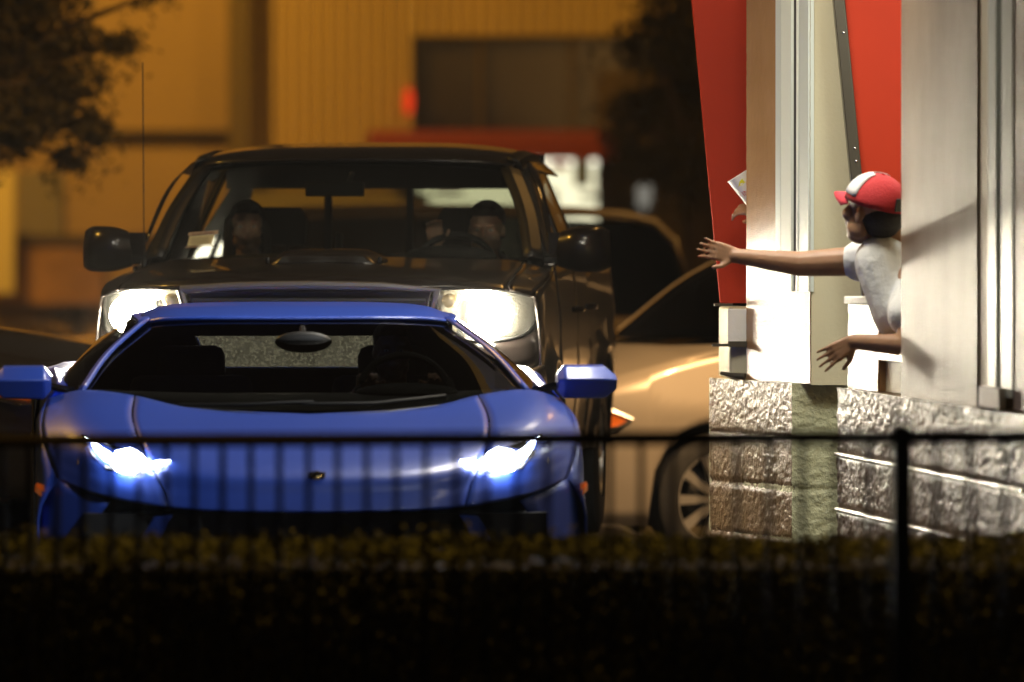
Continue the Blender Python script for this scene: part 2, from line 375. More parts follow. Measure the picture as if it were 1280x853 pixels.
# ================================================================== BLUE SPORTS CAR
def sports_car():
    root = empty('sports_car', (-.674, 29.6, 0), R(3.5), label='low wedge-shaped blue sports car with glaring white headlights, in front of the black pickup', cat='car')
    LC = lambda px, py, v: ((px-(640+(-.674-.061*v)/(29.6+v)*FPX))/FPX*(29.6+v), v, CAMH-(py-HOR)/FPX*(29.6+v))
    # nose, hood and front fenders
    # centre field, bonnet bulge, lamp land, fender crest, outer edge
    rows = [[(0,.0,.476),(.30,.02,.480),(.52,.09,.492),(.74,.24,.525),(.90,.46,.575)],
            [(0,.035,.53),(.31,.055,.535),(.54,.13,.555),(.76,.29,.59),(.925,.54,.64)],
            [(0,.09,.60),(.33,.11,.605),(.58,.20,.635),(.79,.38,.67),(.945,.64,.70)],
            [(0,.27,.67),(.36,.30,.68),(.62,.40,.725),(.81,.58,.755),(.95,.80,.755)],
            [(0,.52,.735),(.38,.56,.745),(.635,.70,.79),(.81,.86,.825),(.94,1.0,.80)],
            [(0,.82,.79),(.40,.90,.808),(.62,1.03,.852),(.80,1.17,.868),(.925,1.3,.835)]]
    g = surf(rows, 7, 7)
    hood_g = [r[:15] for r in g]; fen_g = [r[14:] for r in g]
    # slightly separated panels: a real shut line between bonnet and fender
    for r in hood_g: r[-1] = r[-1].lerp(r[-2], .22)
    MB().grid(hood_g).both().build('hood', M_blue, root, solid=.008, angle=50)
    lip = MB().grid([[Vector((x*1., .02+.45*abs(x/.9)**2.2, z)) for x in [i/14*.9 for i in range(15)]] for z in (.455, .475)])
    for s_ in (1, -1):
        f = MB().grid(fen_g)
        # fender side above and ahead of the wheel
        o_edge = [r[-1] for r in g]
        def low(v):
            d = abs(v-.98); return max(.2, .33+math.sqrt(.37**2-d*d)) if d < .37 else .2
        vs = [.46+i*(1.34-.46)/24 for i in range(25)]
        def topz(v):
            for a, b in zip(o_edge, o_edge[1:]):
                if a.y <= v <= b.y: t = (v-a.y)/(b.y-a.y+1e-9); return a.lerp(b, t)
            return o_edge[0] if v < o_edge[0].y else o_edge[-1]
        sd = []
        for v in vs:
            t0 = topz(v); lz = low(v)
            sd.append([Vector((t0.x+(.966-t0.x)*math.sin(math.pi/2*min(1, k/3)), v, t0.z+(lz-t0.z)*k/8)) for k in range(9)])
        f.grid(sd)
        # bumper corner that runs down outside of the air intake
        bc = surf([[(.72,.235,.505),(.90,.46,.575),(.962,.60,.55)],[(.79,.27,.40),(.92,.44,.42),(.968,.60,.42)],[(.86,.30,.27),(.94,.44,.27),(.968,.60,.27)],[(.88,.32,.14),(.94,.44,.14),(.965,.60,.16)]], 4, 4)
        f.grid(bc)
        if s_ < 0: f = f.mirror()
        f.build('front_fender', M_blue, root, solid=.008, angle=50)
        # side marker
        mk = MB(); mk.prism([(.972,.50,.555),(.955,.47,.535),(.955,.47,.515),(.974,.52,.53)], (.004,.03,0)); 
        mk.prism([(.945,.455,.556),(.972,.53,.562),(.972,.53,.545),(.945,.455,.532)], (0,-.01,0))
        (mk if s_ > 0 else mk.mirror()).build('side_marker', M_orange, root)
        # Y-blade in the intake
        bl = MB(); bl.prism([(.500,.10,.462),(.565,.12,.455),(.665,.24,.29),(.60,.22,.28)], (0,.05,0)); bl.prism([(.60,.22,.285),(.665,.24,.29),(.90,.34,.22),(.90,.34,.19)], (0,.05,0))
        bl.prism([(.0 ,-.0,.355),(.42,.03,.355),(.50,.06,.325),(.60,.13,.20),(.55,.12,.20),(.44,.05,.310),(.0,.0,.33)], (0,.12,0))
        (bl if s_ > 0 else bl.mirror()).build('intake_blade', M_blue, root, bevel=.006, smooth=False)
        # headlamp : dark housing, reflector, LED elements, clear cover
        def hp(x, z, d=-.012): return Vector((x, on(g, x, z)+d, z))
        outl = [(.500,.652),(.535,.625),(.60,.605),(.66,.598),(.73,.622),(.775,.665),(.815,.735),(.775,.728),(.725,.700),(.66,.685),(.60,.672)]
        hs = MB(); hs.prism([hp(x, z, -.006) for x, z in outl], (0, .035, 0)); 
        if s_ < 0: hs = hs.mirror()
        h = hs.build('headlight', M_carbon, root, smooth=False)
        rf = MB(); rf.prism([hp(x, z, -.010) for x, z in [(.545,.640),(.60,.615),(.66,.607),(.715,.628),(.70,.672),(.64,.668),(.60,.660)]], (0,.02,0))
        (rf if s_ > 0 else rf.mirror()).build('reflector', M_refl, h)
        led = MB()
        led.prism([hp(x, z, -.032) for x, z in [(.585,.640),(.635,.604),(.695,.612),(.715,.645),(.695,.680),(.645,.690),(.605,.672)]], (0,.01,0))
        led.prism([hp(x, z, -.032) for x, z in [(.505,.650),(.53,.640),(.595,.622),(.600,.634),(.55,.650)]], (0,.01,0))
        led.prism([hp(x, z, -.032) for x, z in [(.700,.628),(.735,.648),(.765,.680),(.803,.728),(.785,.722),(.745,.690),(.70,.665)]], (0,.01,0))
        (led if s_ > 0 else led.mirror()).build('led_lamp', M_led, h, smooth=False)
        rs = MB(); rs.prism([hp(x, z, -.014) for x, z in [(.858,.715),(.866,.715),(.838,.640),(.83,.625),(.824,.64)]], (0,.012,0))
        (rs if s_ > 0 else rs.mirror()).build('reflector_strip', M_refl, h)
    # intake hollow, splitter
    ub = MB(); ub.box((0,.33,.30), (1.62,.30,.33)); ub.box((0,2.3,.36), (1.72,3.8,.42)); ub.box((0,1.5,.66),(1.45,1.0,.16)); ub.box((0,3.4,.66),(1.3,1.5,.3)); ub.build('underbody', M_trim, root)
    sp = MB(); sp.prism([(-.92,.42,.10),(-.60,.06,.10),(0,-.04,.10),(.60,.06,.10),(.92,.42,.10),(.92,.6,.10),(-.92,.6,.10)], (0,0,.035)); sp.build('front_splitter', M_carbon, root, bevel=.006)
    # badge: small gold and black shield
    bd = MB(); bd.prism([(-.03,.075,.610),(0,.075,.617),(.03,.075,.610),(.027,.072,.585),(0,.07,.567),(-.027,.072,.585)], (0,.02,0)); b = bd.build('badge', pm('badge_gold', (.6,.4,.12), .25, 1.), root, smooth=False)
    bd = MB(); bd.prism([(-.024,.071,.606),(0,.071,.611),(.024,.071,.606),(.021,.068,.587),(0,.066,.573),(-.021,.068,.587)], (0,.004,0)); bd.build('badge_field', M_carbon, b, smooth=False)
    bu = MB(); bu.ell((-.002,.066,.592), (.014,.004,.007)); bu.ell((.010,.065,.597),(.006,.004,.005)); bu.tube([(-.010,.066,.588),(-.014,.066,.580)], .002, 5); bu.tube([(.006,.066,.588),(.008,.066,.580)], .002, 5); bu.tube([(-.014,.066,.596),(-.019,.066,.602)], .0015, 5); bu.build('badge_bull', pm('badge_gold_b', (.7,.5,.2), .25, 1.), b)
    # cowl
    cw = MB(); cw.grid([[Vector((x, .80+.45*(x/.82)**2+d, .785+.075*(x/.82)**1.6 if x > 0 else .785)) for x in [i/10*.82 for i in range(11)]] for d in (0, .16)]).both(); cw.build('cowl', M_trim, root, solid=.01)
    for x0, x1, z in ((-.46,.02,.822),(-.02,.50,.826)):
        MB().tube([(x0, .93+abs(x0)*.15, z), ((x0+x1)/2, .90, z+.004), (x1, .93+abs(x1)*.25, z+.012+.03*max(x1, 0))], .007, 6).build('wiper', M_trim, root)
    # greenhouse
    wsr = [[(0,.88,.792),(.42,.96,.812),(.68,1.12,.845),(.785,1.24,.862)],
           [(0,1.36,.955),(.36,1.40,.962),(.60,1.50,.975),(.685,1.59,.985)],
           [(0,1.80,1.112),(.30,1.81,1.112),(.46,1.86,1.108),(.535,1.92,1.100)]]
    wg = surf(wsr, 6, 5)
    MB().grid(wg).both().build('windshield', M_glass_s, root)
    rr = [[(0,1.79,1.116),(.30,1.80,1.117),(.47,1.85,1.114),(.555,1.92,1.104)],
          [(0,2.1,1.156),(.30,2.1,1.154),(.48,2.12,1.146),(.575,2.15,1.118)],
          [(0,2.45,1.165),(.30,2.45,1.163),(.48,2.46,1.152),(.58,2.46,1.120)],
          [(0,2.80,1.158),(.30,2.80,1.156),(.47,2.80,1.142),(.57,2.80,1.105)]]
    rg = surf(rr, 5, 5); MB().grid(rg).both().build('roof', M_blue, root, solid=.01)
    for q in (-1, 1):
        p = MB(); 
        a = [Vector((.80,1.24,.862)), Vector((.70,1.59,.990)), Vector((.555,1.93,1.108))]
        g2 = [[v+Vector(d) for d in ((-.006,-.008,.003),(.004,-.008,.010),(.017,.008,.004),(.016,.03,-.01))] for v in spline(a, 5)]
        p.grid(g2); g3 = [[v+Vector(d) for d in ((-.02,0,.008),(.02,0,0),(.024,.0,-.03))] for v in spline([(.565,1.93,1.108),(.585,2.4,1.122),(.58,2.8,1.106),(.62,3.3,1.01),(.66,3.9,.93)], 5)]
        p.grid(g3)
        (p if q > 0 else p.mirror()).build('pillar', M_blue, root, solid=.006)
        sgr = [[(.82,1.28,.862),(.715,1.60,.98),(.575,1.95,1.10)],[(.86,1.75,.885),(.76,1.9,.985),(.60,2.1,1.108)],[(.86,2.3,.90),(.76,2.35,1.0),(.605,2.4,1.112)],[(.80,2.85,.93),(.73,2.85,1.02),(.60,2.82,1.10)]]
        w = MB().grid(surf(sgr, 4, 4)); (w if q > 0 else w.mirror()).build('side_window', M_glassdk, root)
        # door, sill, side scoop and rear haunch
        tops = [(1.30,.925,.835),(1.34,.925,.84),(1.8,.915,.865),(2.4,.925,.895),(2.9,.935,.898),(3.4,.94,.895),(3.9,.93,.88),(4.4,.90,.86)]
        def tp(v):
            for a_, b_ in zip(tops, tops[1:]):
                if a_[0] <= v <= b_[0]: t = (v-a_[0])/(b_[0]-a_[0]); return a_[1]+(b_[1]-a_[1])*t, a_[2]+(b_[2]-a_[2])*t
            return tops[-1][1:]
        def lw(v):
            d = abs(v-3.58); return .345+math.sqrt(.385**2-d*d) if d < .385 else .18
        vs = [1.34+i*(4.4-1.34)/60 for i in range(61)]
        sd = []
        for v in vs:
            x, z = tp(v); l = lw(v); inx = .86-.10*max(0, min(1, (v-2.6)/.8)); inz = .868+.035*min(1, max(0, (v-1.3)/1.4))
            xx = .966 if v > 2.8 else .955
            sd.append([Vector((inx, v, inz)), Vector(((inx+x)/2, v, (inz+z)/2+.018))]+[Vector((x+(xx-x)*math.sin(math.pi/2*min(1, k/3)), v, z+(l-z)*k/8)) for k in range(9)])
        dm = MB().grid([r for r in sd if r[0].y <= 2.72]); (dm if q > 0 else dm.mirror()).build('door', M_blue, root, solid=.008, angle=50)
        dm = MB().grid([r for r in sd if r[0].y >= 2.70]); (dm if q > 0 else dm.mirror()).build('rear_fender', M_blue, root, solid=.008, angle=50)
        dt = MB(); dt.prism([(.815,1.28,.5),(.815,1.28,.876),(.79,2.75,.962),(.79,2.75,.5)], (-.012,0,0)); (dt if q > 0 else dt.mirror()).build('door_trim', M_inner, root)
        sc = MB(); sc.prism([(.968,2.55,.80),(.972,2.95,.86),(.972,2.95,.58),(.966,2.6,.45)], (.004,0,0)); (sc if q > 0 else sc.mirror()).build('side_intake', M_trim, root)
        # mirror: faceted shell on a thin arm
        mm = MB(); mz = .895
        ring = lambda x, s0: [Vector((x, 1.20, mz+.062*s0)), Vector((x, 1.29+.03*s0, mz+.066*s0)), Vector((x, 1.34, mz)), Vector((x, 1.29, mz-.062*s0)), Vector((x, 1.19, mz-.058*s0)), Vector((x, 1.15, mz+.012))]
        rings = [ring(.915,.45), ring(.940,.96), ring(1.085,.95), ring(1.128,.4)]
        for r_ in rings[:1]:
            for v_ in r_: v_.y += .02
        b0 = len(mm.v); mm.grid(rings, True); mm.f.append(tuple(b0+i for i in range(6))); mm.f.append(tuple(len(mm.v)-1-i for i in range(6)))
        (mm if q > 0 else mm.mirror()).build('wing_mirror', M_blue, root, bevel=.006, angle=25)
        ar = MB(); ar.prism([(.83,1.30,.878),(.93,1.27,.90),(.93,1.31,.885),(.83,1.38,.868)], (0,0,-.016)); (ar if q > 0 else ar.mirror()).build('mirror_arm', M_carbon, root)
        wheel(root, q*.85, .98, .335, .335, .24, .25, q, 10, M_trim); wheel(root, q*.835, 3.58, .345, .345, .29, .255, q, 10, M_trim)
        tl = MB(); tl.prism([(.45,4.38,.80),(.80,4.34,.81),(.85,4.32,.78),(.62,4.36,.755),(.47,4.38,.77)], (0,.05,0)); (tl if q > 0 else tl.mirror()).build('tail_light', M_red, root)
        st = MB(); st.box((q*.38,2.42,.62), (.46,.14,.56), (R(-20),0,0)); st.box((q*.38,2.56,.92), (.26,.09,.17), (R(-12),0,0)); st.build('seat', M_inner, root, bevel=.04)
    # engine deck, tail
    ed = MB().grid(surf([[(0,2.95,.88),(.4,2.95,.885),(.76,2.9,.925)],[(0,3.6,.875),(.4,3.6,.88),(.78,3.6,.925)],[(0,4.35,.865),(.4,4.34,.87),(.80,4.3,.88)]], 4, 4)).both(); ed.build('engine_cover', M_blue, root, solid=.01)
    tl = MB().grid([[Vector((x, 4.36+.06*(1-abs(x))-.06*abs(x), z)) for x in (-.9,-.5,0,.5,.9)] for z in (.3,.6,.865)]); tl.build('tail_panel', M_blue, root, solid=.01)
    # bulkhead with the small rear window
    bk = MB(); y = 2.80
    for pts in ([(-.62,1.10),(.62,1.10),(.62,1.035),(-.62,1.035)], [(-.84,.912),(.84,.912),(.84,.5),(-.84,.5)], [(-.64,1.035),(-.36,1.035),(-.30,.912),(-.84,.912)], [(.64,1.035),(.36,1.035),(.29,.912),(.84,.912)]):
        bk.prism([(x, y, z) for x, z in pts], (0,.03,0))
    bk.build('bulkhead', M_inner, root)
    rw = MB(); rw.prism([(-.37,y+.04,1.04),(.37,y+.04,1.04),(.30,y+.04,.905),(-.31,y+.04,.905)], (0,.004,0)); rw.build('rear_window', M_dusty, root)
    fr = MB(); fr.tube([(-.355,y-.012,1.033),(-.30,y-.012,.915),(.29,y-.012,.915)], .004, 5); fr.build('window_seal', M_alloy, root)
    ds = MB(); ds.grid(surf([[(0,.98,.80),(.4,1.05,.81),(.74,1.28,.84)],[(0,1.25,.845),(.4,1.28,.845),(.74,1.42,.86)],[(0,1.55,.83),(.4,1.56,.83),(.76,1.6,.84)],[(0,1.6,.6),(.4,1.6,.6),(.76,1.62,.6)]], 4, 4)).both(); ds.ell((.38,1.42,.855), (.19,.14,.035)); ds.build('dashboard', M_inner, root)
    iv = MB(); iv.ell((.01,1.62,1.035), (.105,.02,.040), 20, 10); iv.tube([(.01,1.63,1.05),(.01,1.72,1.085)], .012, 6); iv.build('rear_view_mirror', M_trim, root)
    sw = MB(); sw.tube([(.38+.17*math.cos(a), 1.66+.05*math.sin(a), .83+.155*math.sin(a)) for a in [2*math.pi*i/30 for i in range(31)]], .014, 8, False); sw.box((.38,1.67,.83),(.30,.03,.04)); sw.build('steering_wheel', M_inner, root)
    return root
# ================================================================== BLACK PICKUP
def pickup():
    root = empty('pickup_truck', (-.836, 35.0, 0), -math.atan(.075), label='black pickup truck with hood scoop and blinding yellowish headlights, close behind the blue sports car', cat='truck')
    rows = [[(0,.0,1.185),(.3,.01,1.185),(.55,.05,1.185),(.78,.20,1.175),(.90,.40,1.14)],
            [(0,.10,1.235),(.3,.11,1.235),(.55,.15,1.225),(.77,.28,1.20),(.905,.46,1.165)],
            [(0,.55,1.272),(.3,.55,1.262),(.54,.57,1.25),(.77,.62,1.232),(.915,.70,1.19)],
            [(0,1.0,1.292),(.3,1.0,1.278),(.53,1.02,1.268),(.76,1.06,1.252),(.915,1.1,1.215)],
            [(0,1.33,1.300),(.3,1.35,1.290),(.52,1.40,1.285),(.74,1.48,1.275),(.90,1.52,1.235)]]
    g = surf(rows, 6, 6)
    hg = [r[:20] for r in g]; fg = [[v.copy() for v in r[19:]] for r in g]
    for r in fg: r[0] = r[0].lerp(r[1], .25)
    MB().grid(hg).both().build('hood', M_black, root, solid=.01)
    # scoop
    s0 = surf([[(0,.62,1.275),(.17,.62,1.272),(.24,.64,1.262)],[(0,.66,1.318),(.15,.66,1.316),(.225,.68,1.272)],[(0,.9,1.332),(.16,.9,1.328),(.245,.92,1.285)],[(0,1.25,1.315),(.14,1.25,1.31),(.20,1.25,1.29)]], 4, 4)
    sc = MB().grid(s0).both().build('hood_scoop', M_black, root, solid=.008)
    MB().prism([(-.19,.625,1.282),(.19,.625,1.282),(.17,.632,1.306),(-.17,.632,1.306)], (0,-.006,0)).build('scoop_mouth', M_trim, sc)
    for q in (-1, 1):
        MB().box((q*.235,.66,1.29),(.02,.03,.03),(0,0,0)).build('washer_nozzle', M_carbon, sc, bevel=.006)
    def low(v):
        for a in (.90, 4.12):
            d = abs(v-a)
            if d < .45: return .39+math.sqrt(.45**2-d*d)
        return .42
    for q in (-1, 1):
        f = MB().grid(fg)
        edge = [r[-1] for r in g]
        def te(v):
            for a, b in zip(edge, edge[1:]):
                if a.y <= v <= b.y: return a.lerp(b, (v-a.y)/(b.y-a.y+1e-9))
            return edge[0] if v < edge[0].y else edge[-1]
        vs = [.40+i*(1.52-.40)/28 for i in range(29)]
        def flare(v, z, a): 
            d = math.hypot(v-a, z-.39); return .045*max(0, 1-abs(d-.47)/.09)
        sd = []
        for v in vs:
            t0 = te(v); l = low(v); r = []
            for k in range(13):
                z = t0.z+(l-t0.z)*k/12; r.append(Vector((t0.x+(.925-t0.x)*math.sin(math.pi/2*min(1, k/4))+flare(v, z, .90), v, z)))
            sd.append(r)
        f.grid(sd); (f if q > 0 else f.mirror()).build('front_fender', M_black, root, solid=.01)
        # doors + bed side
        def side(v0, v1, zt0, zt1, name, n, mat=M_black):
            s_ = []
            for i in range(n+1):
                v = v0+(v1-v0)*i/n; zt = zt0+(zt1-zt0)*i/n; l = low(v); r = []
                for k in range(15):
                    z = zt+(l-zt)*k/14; x = .90+.033*math.sin(math.pi*min(1, max(0, (zt-z)/.75)))-.012*math.exp(-((z-.93)/.03)**2)+flare(v, z, 4.12)
                    r.append(Vector((x, v, z)))
                s_.append(r)
            m = MB().grid(s_); return (m if q > 0 else m.mirror()).build(name, mat, root, solid=.012)
        d1 = side(1.53, 2.58, 1.255, 1.275, 'door', 12); d2 = side(2.59, 3.42, 1.275, 1.285, 'door', 10); side(3.45, 5.2, 1.225, 1.225, 'bed_side', 40)
        for d_, vv in ((d1, 2.42), (d2, 3.28)):
            MB().tube([(q*.93, vv-.14, 1.06), (q*.965, vv-.10, 1.06), (q*.965, vv+.02, 1.06), (q*.93, vv+.05, 1.06)], .014, 6).build('door_handle', M_black, d_)
        # headlamp unit
        def hx(x, z): return on(g, x, 1.17) if x < .8 else on(g, x, 1.17)
        hl = surf([[(.525,.055,.985),(.65,.105,.970),(.76,.19,.965),(.865,.34,.99),(.905,.50,1.05)],
                   [(.525,.045,1.07),(.65,.095,1.07),(.765,.18,1.07),(.875,.34,1.08),(.915,.54,1.10)],
                   [(.525,.04,1.178),(.65,.09,1.178),(.765,.185,1.172),(.875,.36,1.15),(.915,.56,1.14)]], 4, 4)
        hb = [[p+Vector((-.01, .07, 0)) for p in r] for r in hl]
        h = MB().grid(hb); h = (h if q > 0 else h.mirror()).build('headlight', M_refl, root, solid=.004)
        c = MB().grid(hl); (c if q > 0 else c.mirror()).build('lamp_cover', M_lens, h)
        rim = MB(); bd = hl[0]+[r[-1] for r in hl[1:]]+list(reversed(hl[-1][:-1]))+[r[0] for r in reversed(hl[1:-1])]
        rim.tube(bd+[bd[0]], .006, 5, False); (rim if q > 0 else rim.mirror()).build('lamp_bezel', M_trim, h)
        cx = .70 if q > 0 else .715
        bb = MB(); bb.ell((cx+.01,.19,1.070), (.118,.035,.092), 24, 14); (bb if q > 0 else bb.mirror()).build('bulb_reflector', M_hlamp, h)
        ob = MB(); ob.ell((.575,.10,1.13), (.035,.02,.03)); (ob if q > 0 else ob.mirror()).build('turn_signal', M_amberlens, h)
        # lower corner of bumper
        # mirrors
        mm = MB(); mm.grid(surf([[(.915,1.66,1.26),(.915,1.58,1.26),(.915,1.53,1.33),(.93,1.56,1.40),(.94,1.66,1.405)],
                                 [(1.0,1.68,1.238),(1.0,1.56,1.24),(1.0,1.49,1.33),(1.0,1.53,1.415),(1.0,1.68,1.424)],
                                 [(1.095,1.70,1.238),(1.095,1.58,1.240),(1.095,1.52,1.33),(1.085,1.56,1.418),(1.085,1.70,1.426)],
                                 [(1.135,1.72,1.252),(1.138,1.68,1.255),(1.138,1.66,1.33),(1.132,1.68,1.402),(1.128,1.72,1.408)]], 5, 5))
        mm.box((.99,1.70,1.33),(.24,.03,.14)); mo = (mm if q > 0 else mm.mirror()).build('wing_mirror', M_black, root)
        MB().box((q*.90,1.66,1.285),(.10,.05,.035)).build('mirror_arm', M_trim, mo, bevel=.008)
        wheel(root, q*.82, .90, .385, .385, .25, .22, q, 6); wheel(root, q*.82, 4.12, .385, .385, .25, .22, q, 6)
        # pillars and side glass
        ws = [Vector((.80,1.54,1.28)), Vector((.745,1.83,1.48)), Vector((.655,2.13,1.665))]
        p = MB(); sec = ((-.025,-.02,.01),(.012,-.018,.018),(.05,.02,.005),(.052,.06,-.02))
        p.grid([[v+Vector(d) for d in sec] for v in spline(ws, 5)])
        p.grid([[v+Vector(d) for d in ((-.03,0,.02),(.018,0,.005),(.03,0,-.035))] for v in spline([(.685,2.15,1.70),(.70,2.5,1.725),(.70,3.0,1.73),(.68,3.5,1.715)], 4)])
        for a, b in (((.885,2.56,1.26),(.715,2.62,1.70)), ((.885,3.42,1.27),(.70,3.50,1.69))):
            a, b = Vector(a), Vector(b); p.grid([[a+(b-a)*t+Vector(d) for d in ((.004,-.05,0),(.010,0,0),(.004,.06,0))] for t in (0,.25,.5,.75,1)])
        (p if q > 0 else p.mirror()).build('pillar', M_trim, root, solid=.012)
        sg = surf([[(.885,1.60,1.265),(.80,1.86,1.48),(.70,2.16,1.68)],[(.888,2.2,1.265),(.80,2.25,1.49),(.715,2.32,1.70)],[(.888,2.8,1.27),(.80,2.8,1.49),(.718,2.8,1.70)],[(.885,3.40,1.27),(.80,3.42,1.49),(.71,3.45,1.69)]], 4, 4)
        w = MB().grid(sg); (w if q > 0 else w.mirror()).build('side_window', M_glass, root)
        vz = surf([[(.868,1.72,1.36),(.885,1.72,1.35)],[(.80,2.0,1.58),(.835,2.0,1.545)],[(.735,2.25,1.695),(.79,2.25,1.645)],[(.735,2.7,1.705),(.795,2.7,1.648)],[(.73,3.4,1.695),(.79,3.4,1.64)]], 4, 3)
        w = MB().grid(vz); (w if q > 0 else w.mirror()).build('rain_visor', M_carbon, root, solid=.005)
        st = MB(); sx = q*.43; hz = 1.415
        st.prism([(sx-.25,2.62,.75),(sx-.24,2.74,1.18),(sx-.15,2.78,1.31),(sx+.15,2.78,1.31),(sx+.24,2.74,1.18),(sx+.25,2.62,.75)], (0,.13,0))
        st.prism([(sx-.135,2.80,1.335),(sx-.14,2.82,1.45),(sx-.11,2.83,1.505),(sx+.11,2.83,1.505),(sx+.14,2.82,1.45),(sx+.135,2.80,1.335)], (0,.10,0))
        st.tube([(sx-.05,2.85,1.28),(sx-.05,2.86,1.37)], .008, 6); st.tube([(sx+.05,2.85,1.28),(sx+.05,2.86,1.37)], .008, 6)
        st.box((sx,2.35,.78),(.5,.5,.16)); st.build('seat', M_inner, root, bevel=.02)
    wr = [[(0,1.36,1.302),(.40,1.40,1.297),(.66,1.48,1.288),(.785,1.55,1.285)],
          [(0,1.72,1.52),(.38,1.75,1.515),(.62,1.80,1.50),(.73,1.86,1.49)],
          [(0,2.03,1.705),(.35,2.05,1.70),(.56,2.09,1.69),(.645,2.14,1.675)]]
    MB().grid(surf(wr, 5, 5)).both().build('windshield', M_glass, root)
    rr = [[(0,2.02,1.712),(.35,2.04,1.708),(.57,2.08,1.70),(.675,2.13,1.685)],
          [(0,2.25,1.752),(.35,2.26,1.750),(.57,2.28,1.738),(.69,2.30,1.715)],
          [(0,2.9,1.786),(.35,2.9,1.782),(.56,2.9,1.765),(.70,2.9,1.738)],
          [(0,3.45,1.772),(.35,3.45,1.768),(.55,3.45,1.752),(.69,3.45,1.72)]]
    MB().grid(surf(rr, 5, 5)).both().build('roof', M_black, root, solid=.012)
    hd = MB(); hd.grid(surf([[(0,2.06,1.69),(.4,2.08,1.685),(.66,2.15,1.66)],[(0,2.3,1.70),(.4,2.3,1.70),(.66,2.3,1.68)],[(0,3.4,1.71),(.4,3.4,1.71),(.66,3.4,1.67)]], 3, 3)).both(); hd.build('headliner', M_inner, root)
    # rear cab wall with sliding window
    bw = MB(); y = 3.50
    for pts in ([(-.72,1.74),(.72,1.74),(.72,1.585),(-.72,1.585)], [(-.9,1.275),(.9,1.275),(.9,.6),(-.9,.6)], [(-.70,1.585),(-.60,1.585),(-.66,1.275),(-.9,1.275)], [(.70,1.585),(.60,1.585),(.66,1.275),(.9,1.275)]):
        bw.prism([(x, y, z) for x, z in pts], (0,.04,0))
    bw.build('cab_wall', M_black, root)
    fr = MB(); fr.box((-.255,y,1.43),(.034,.03,.31)); fr.box((.115,y,1.43),(.03,.03,.31)); fr.box((-.205,y-.02,1.335),(.028,.03,.10)); fr.build('slider_frame', M_trim, root)
    MB().prism([(-.6,y+.02,1.59),(.6,y+.02,1.59),(.66,y+.02,1.27),(-.66,y+.02,1.27)], (0,.004,0)).build('rear_window', M_glass_r, root)
    tg = MB(); tg.box((0,5.2,.88),(1.76,.05,.68)); tg.build('tailgate', M_black, root, bevel=.01)
    MB().box((0,4.35,.62),(1.6,1.6,.05)).build('bed_floor', M_trim, root)
    ub = MB(); ub.box((0,2.6,.6),(1.45,4.6,.28)); ub.box((0,.75,.93),(1.3,1.2,.40)); ub.box((0,2.5,.80),(1.6,1.8,.2)); ub.build('chassis', M_trim, root)
    # front end
    gr = MB(); gr.prism([(-.50,.05,1.165),(.50,.05,1.165),(.44,.04,.88),(-.44,.04,.88)], (0,.03,0)); go = gr.build('grille', M_trim, root)
    bars = MB()
    for k in range(4): bars.tube([(-.48+.012*k,.02,1.13-.065*k),(0,.0,1.13-.065*k),(.48-.012*k,.02,1.13-.065*k)], .012, 6)
    bars.build('grille_bar', M_plastic, go)
    s_ = MB(); s_.tube([(-.53,.03,1.175),(-.45,.02,.86),(.45,.02,.86),(.53,.03,1.175),(.3,-.005,1.19),(0,-.01,1.195),(-.3,-.005,1.19),(-.53,.03,1.175)], .018, 8, False); s_.build('grille_surround', pm('satin_silver', (.16,.155,.15), .5, .3), go)
    bp = MB(); bp.grid(surf([[(0,-.05,.84),(.5,-.02,.84),(.85,.16,.84),(.935,.42,.86)],[(0,-.09,.74),(.5,-.06,.74),(.87,.12,.74),(.945,.42,.76)],[(0,-.07,.60),(.5,-.04,.60),(.86,.14,.60),(.94,.42,.62)],[(0,.0,.42),(.5,.02,.42),(.84,.18,.42),(.93,.42,.45)]], 4, 5)).both(); bp.build('front_bumper', M_chrome2, root, solid=.02)
    fi = MB()
    fi = MB(); fi.grid(surf([[(.50,.06,.98),(.7,.14,.965),(.87,.35,.98),(.925,.52,1.04)],[(.50,.04,.84),(.7,.10,.84),(.88,.28,.85),(.935,.50,.9)]], 3, 5)); fi.build('valance', M_black, root, solid=.01); fi.mirror().build('valance', M_black, root, solid=.01)
    da = MB(); da.grid(surf([[(0,1.42,1.29),(.4,1.46,1.285),(.76,1.6,1.27)],[(0,1.7,1.30),(.4,1.72,1.30),(.76,1.8,1.27)],[(0,1.95,1.27),(.4,1.95,1.27),(.78,1.98,1.24)],[(0,2.0,.9),(.4,2.0,.9),(.8,2.0,.9)]], 3, 4)).both(); da.ell((.43,1.85,1.295),(.20,.12,.05)); da.build('dashboard', M_inner, root)
    sw = MB(); sw.tube([(.43+.185*math.cos(a), 2.12+.08*math.sin(a), 1.22+.165*math.sin(a)) for a in [2*math.pi*i/30 for i in range(31)]], .015, 8, False); sw.box((.43,2.13,1.22),(.34,.03,.05)); sw.build('steering_wheel', M_trim, root)
    iv = MB(); iv.box((-.075,1.93,1.585),(.255,.03,.062),(0,0,0)); iv.tube([(-.02,1.93,1.60),(-.0,1.95,1.66)], .012, 6); iv.build('rear_view_mirror', M_trim, root, bevel=.02)
    an = MB(); an.tube([(-.855,1.50,1.24),(-.855,1.50,1.285)], .012, 8); an.tube([(-.855,1.50,1.28),(-.860,1.50,2.13)], .0028, 6); an.build('antenna', M_trim, root)
    # document decal on the passenger side of the windshield
    def wy(z): return 1.36+(z-1.302)*1.63-.055
    st = MB(); a = lambda x, z: Vector((x, wy(z)+.16*(abs(x)/.785)**2+.0, z))
    def quad(pts, dy=0): return [a(x, z)+Vector((0, dy, 0)) for x, z in pts]
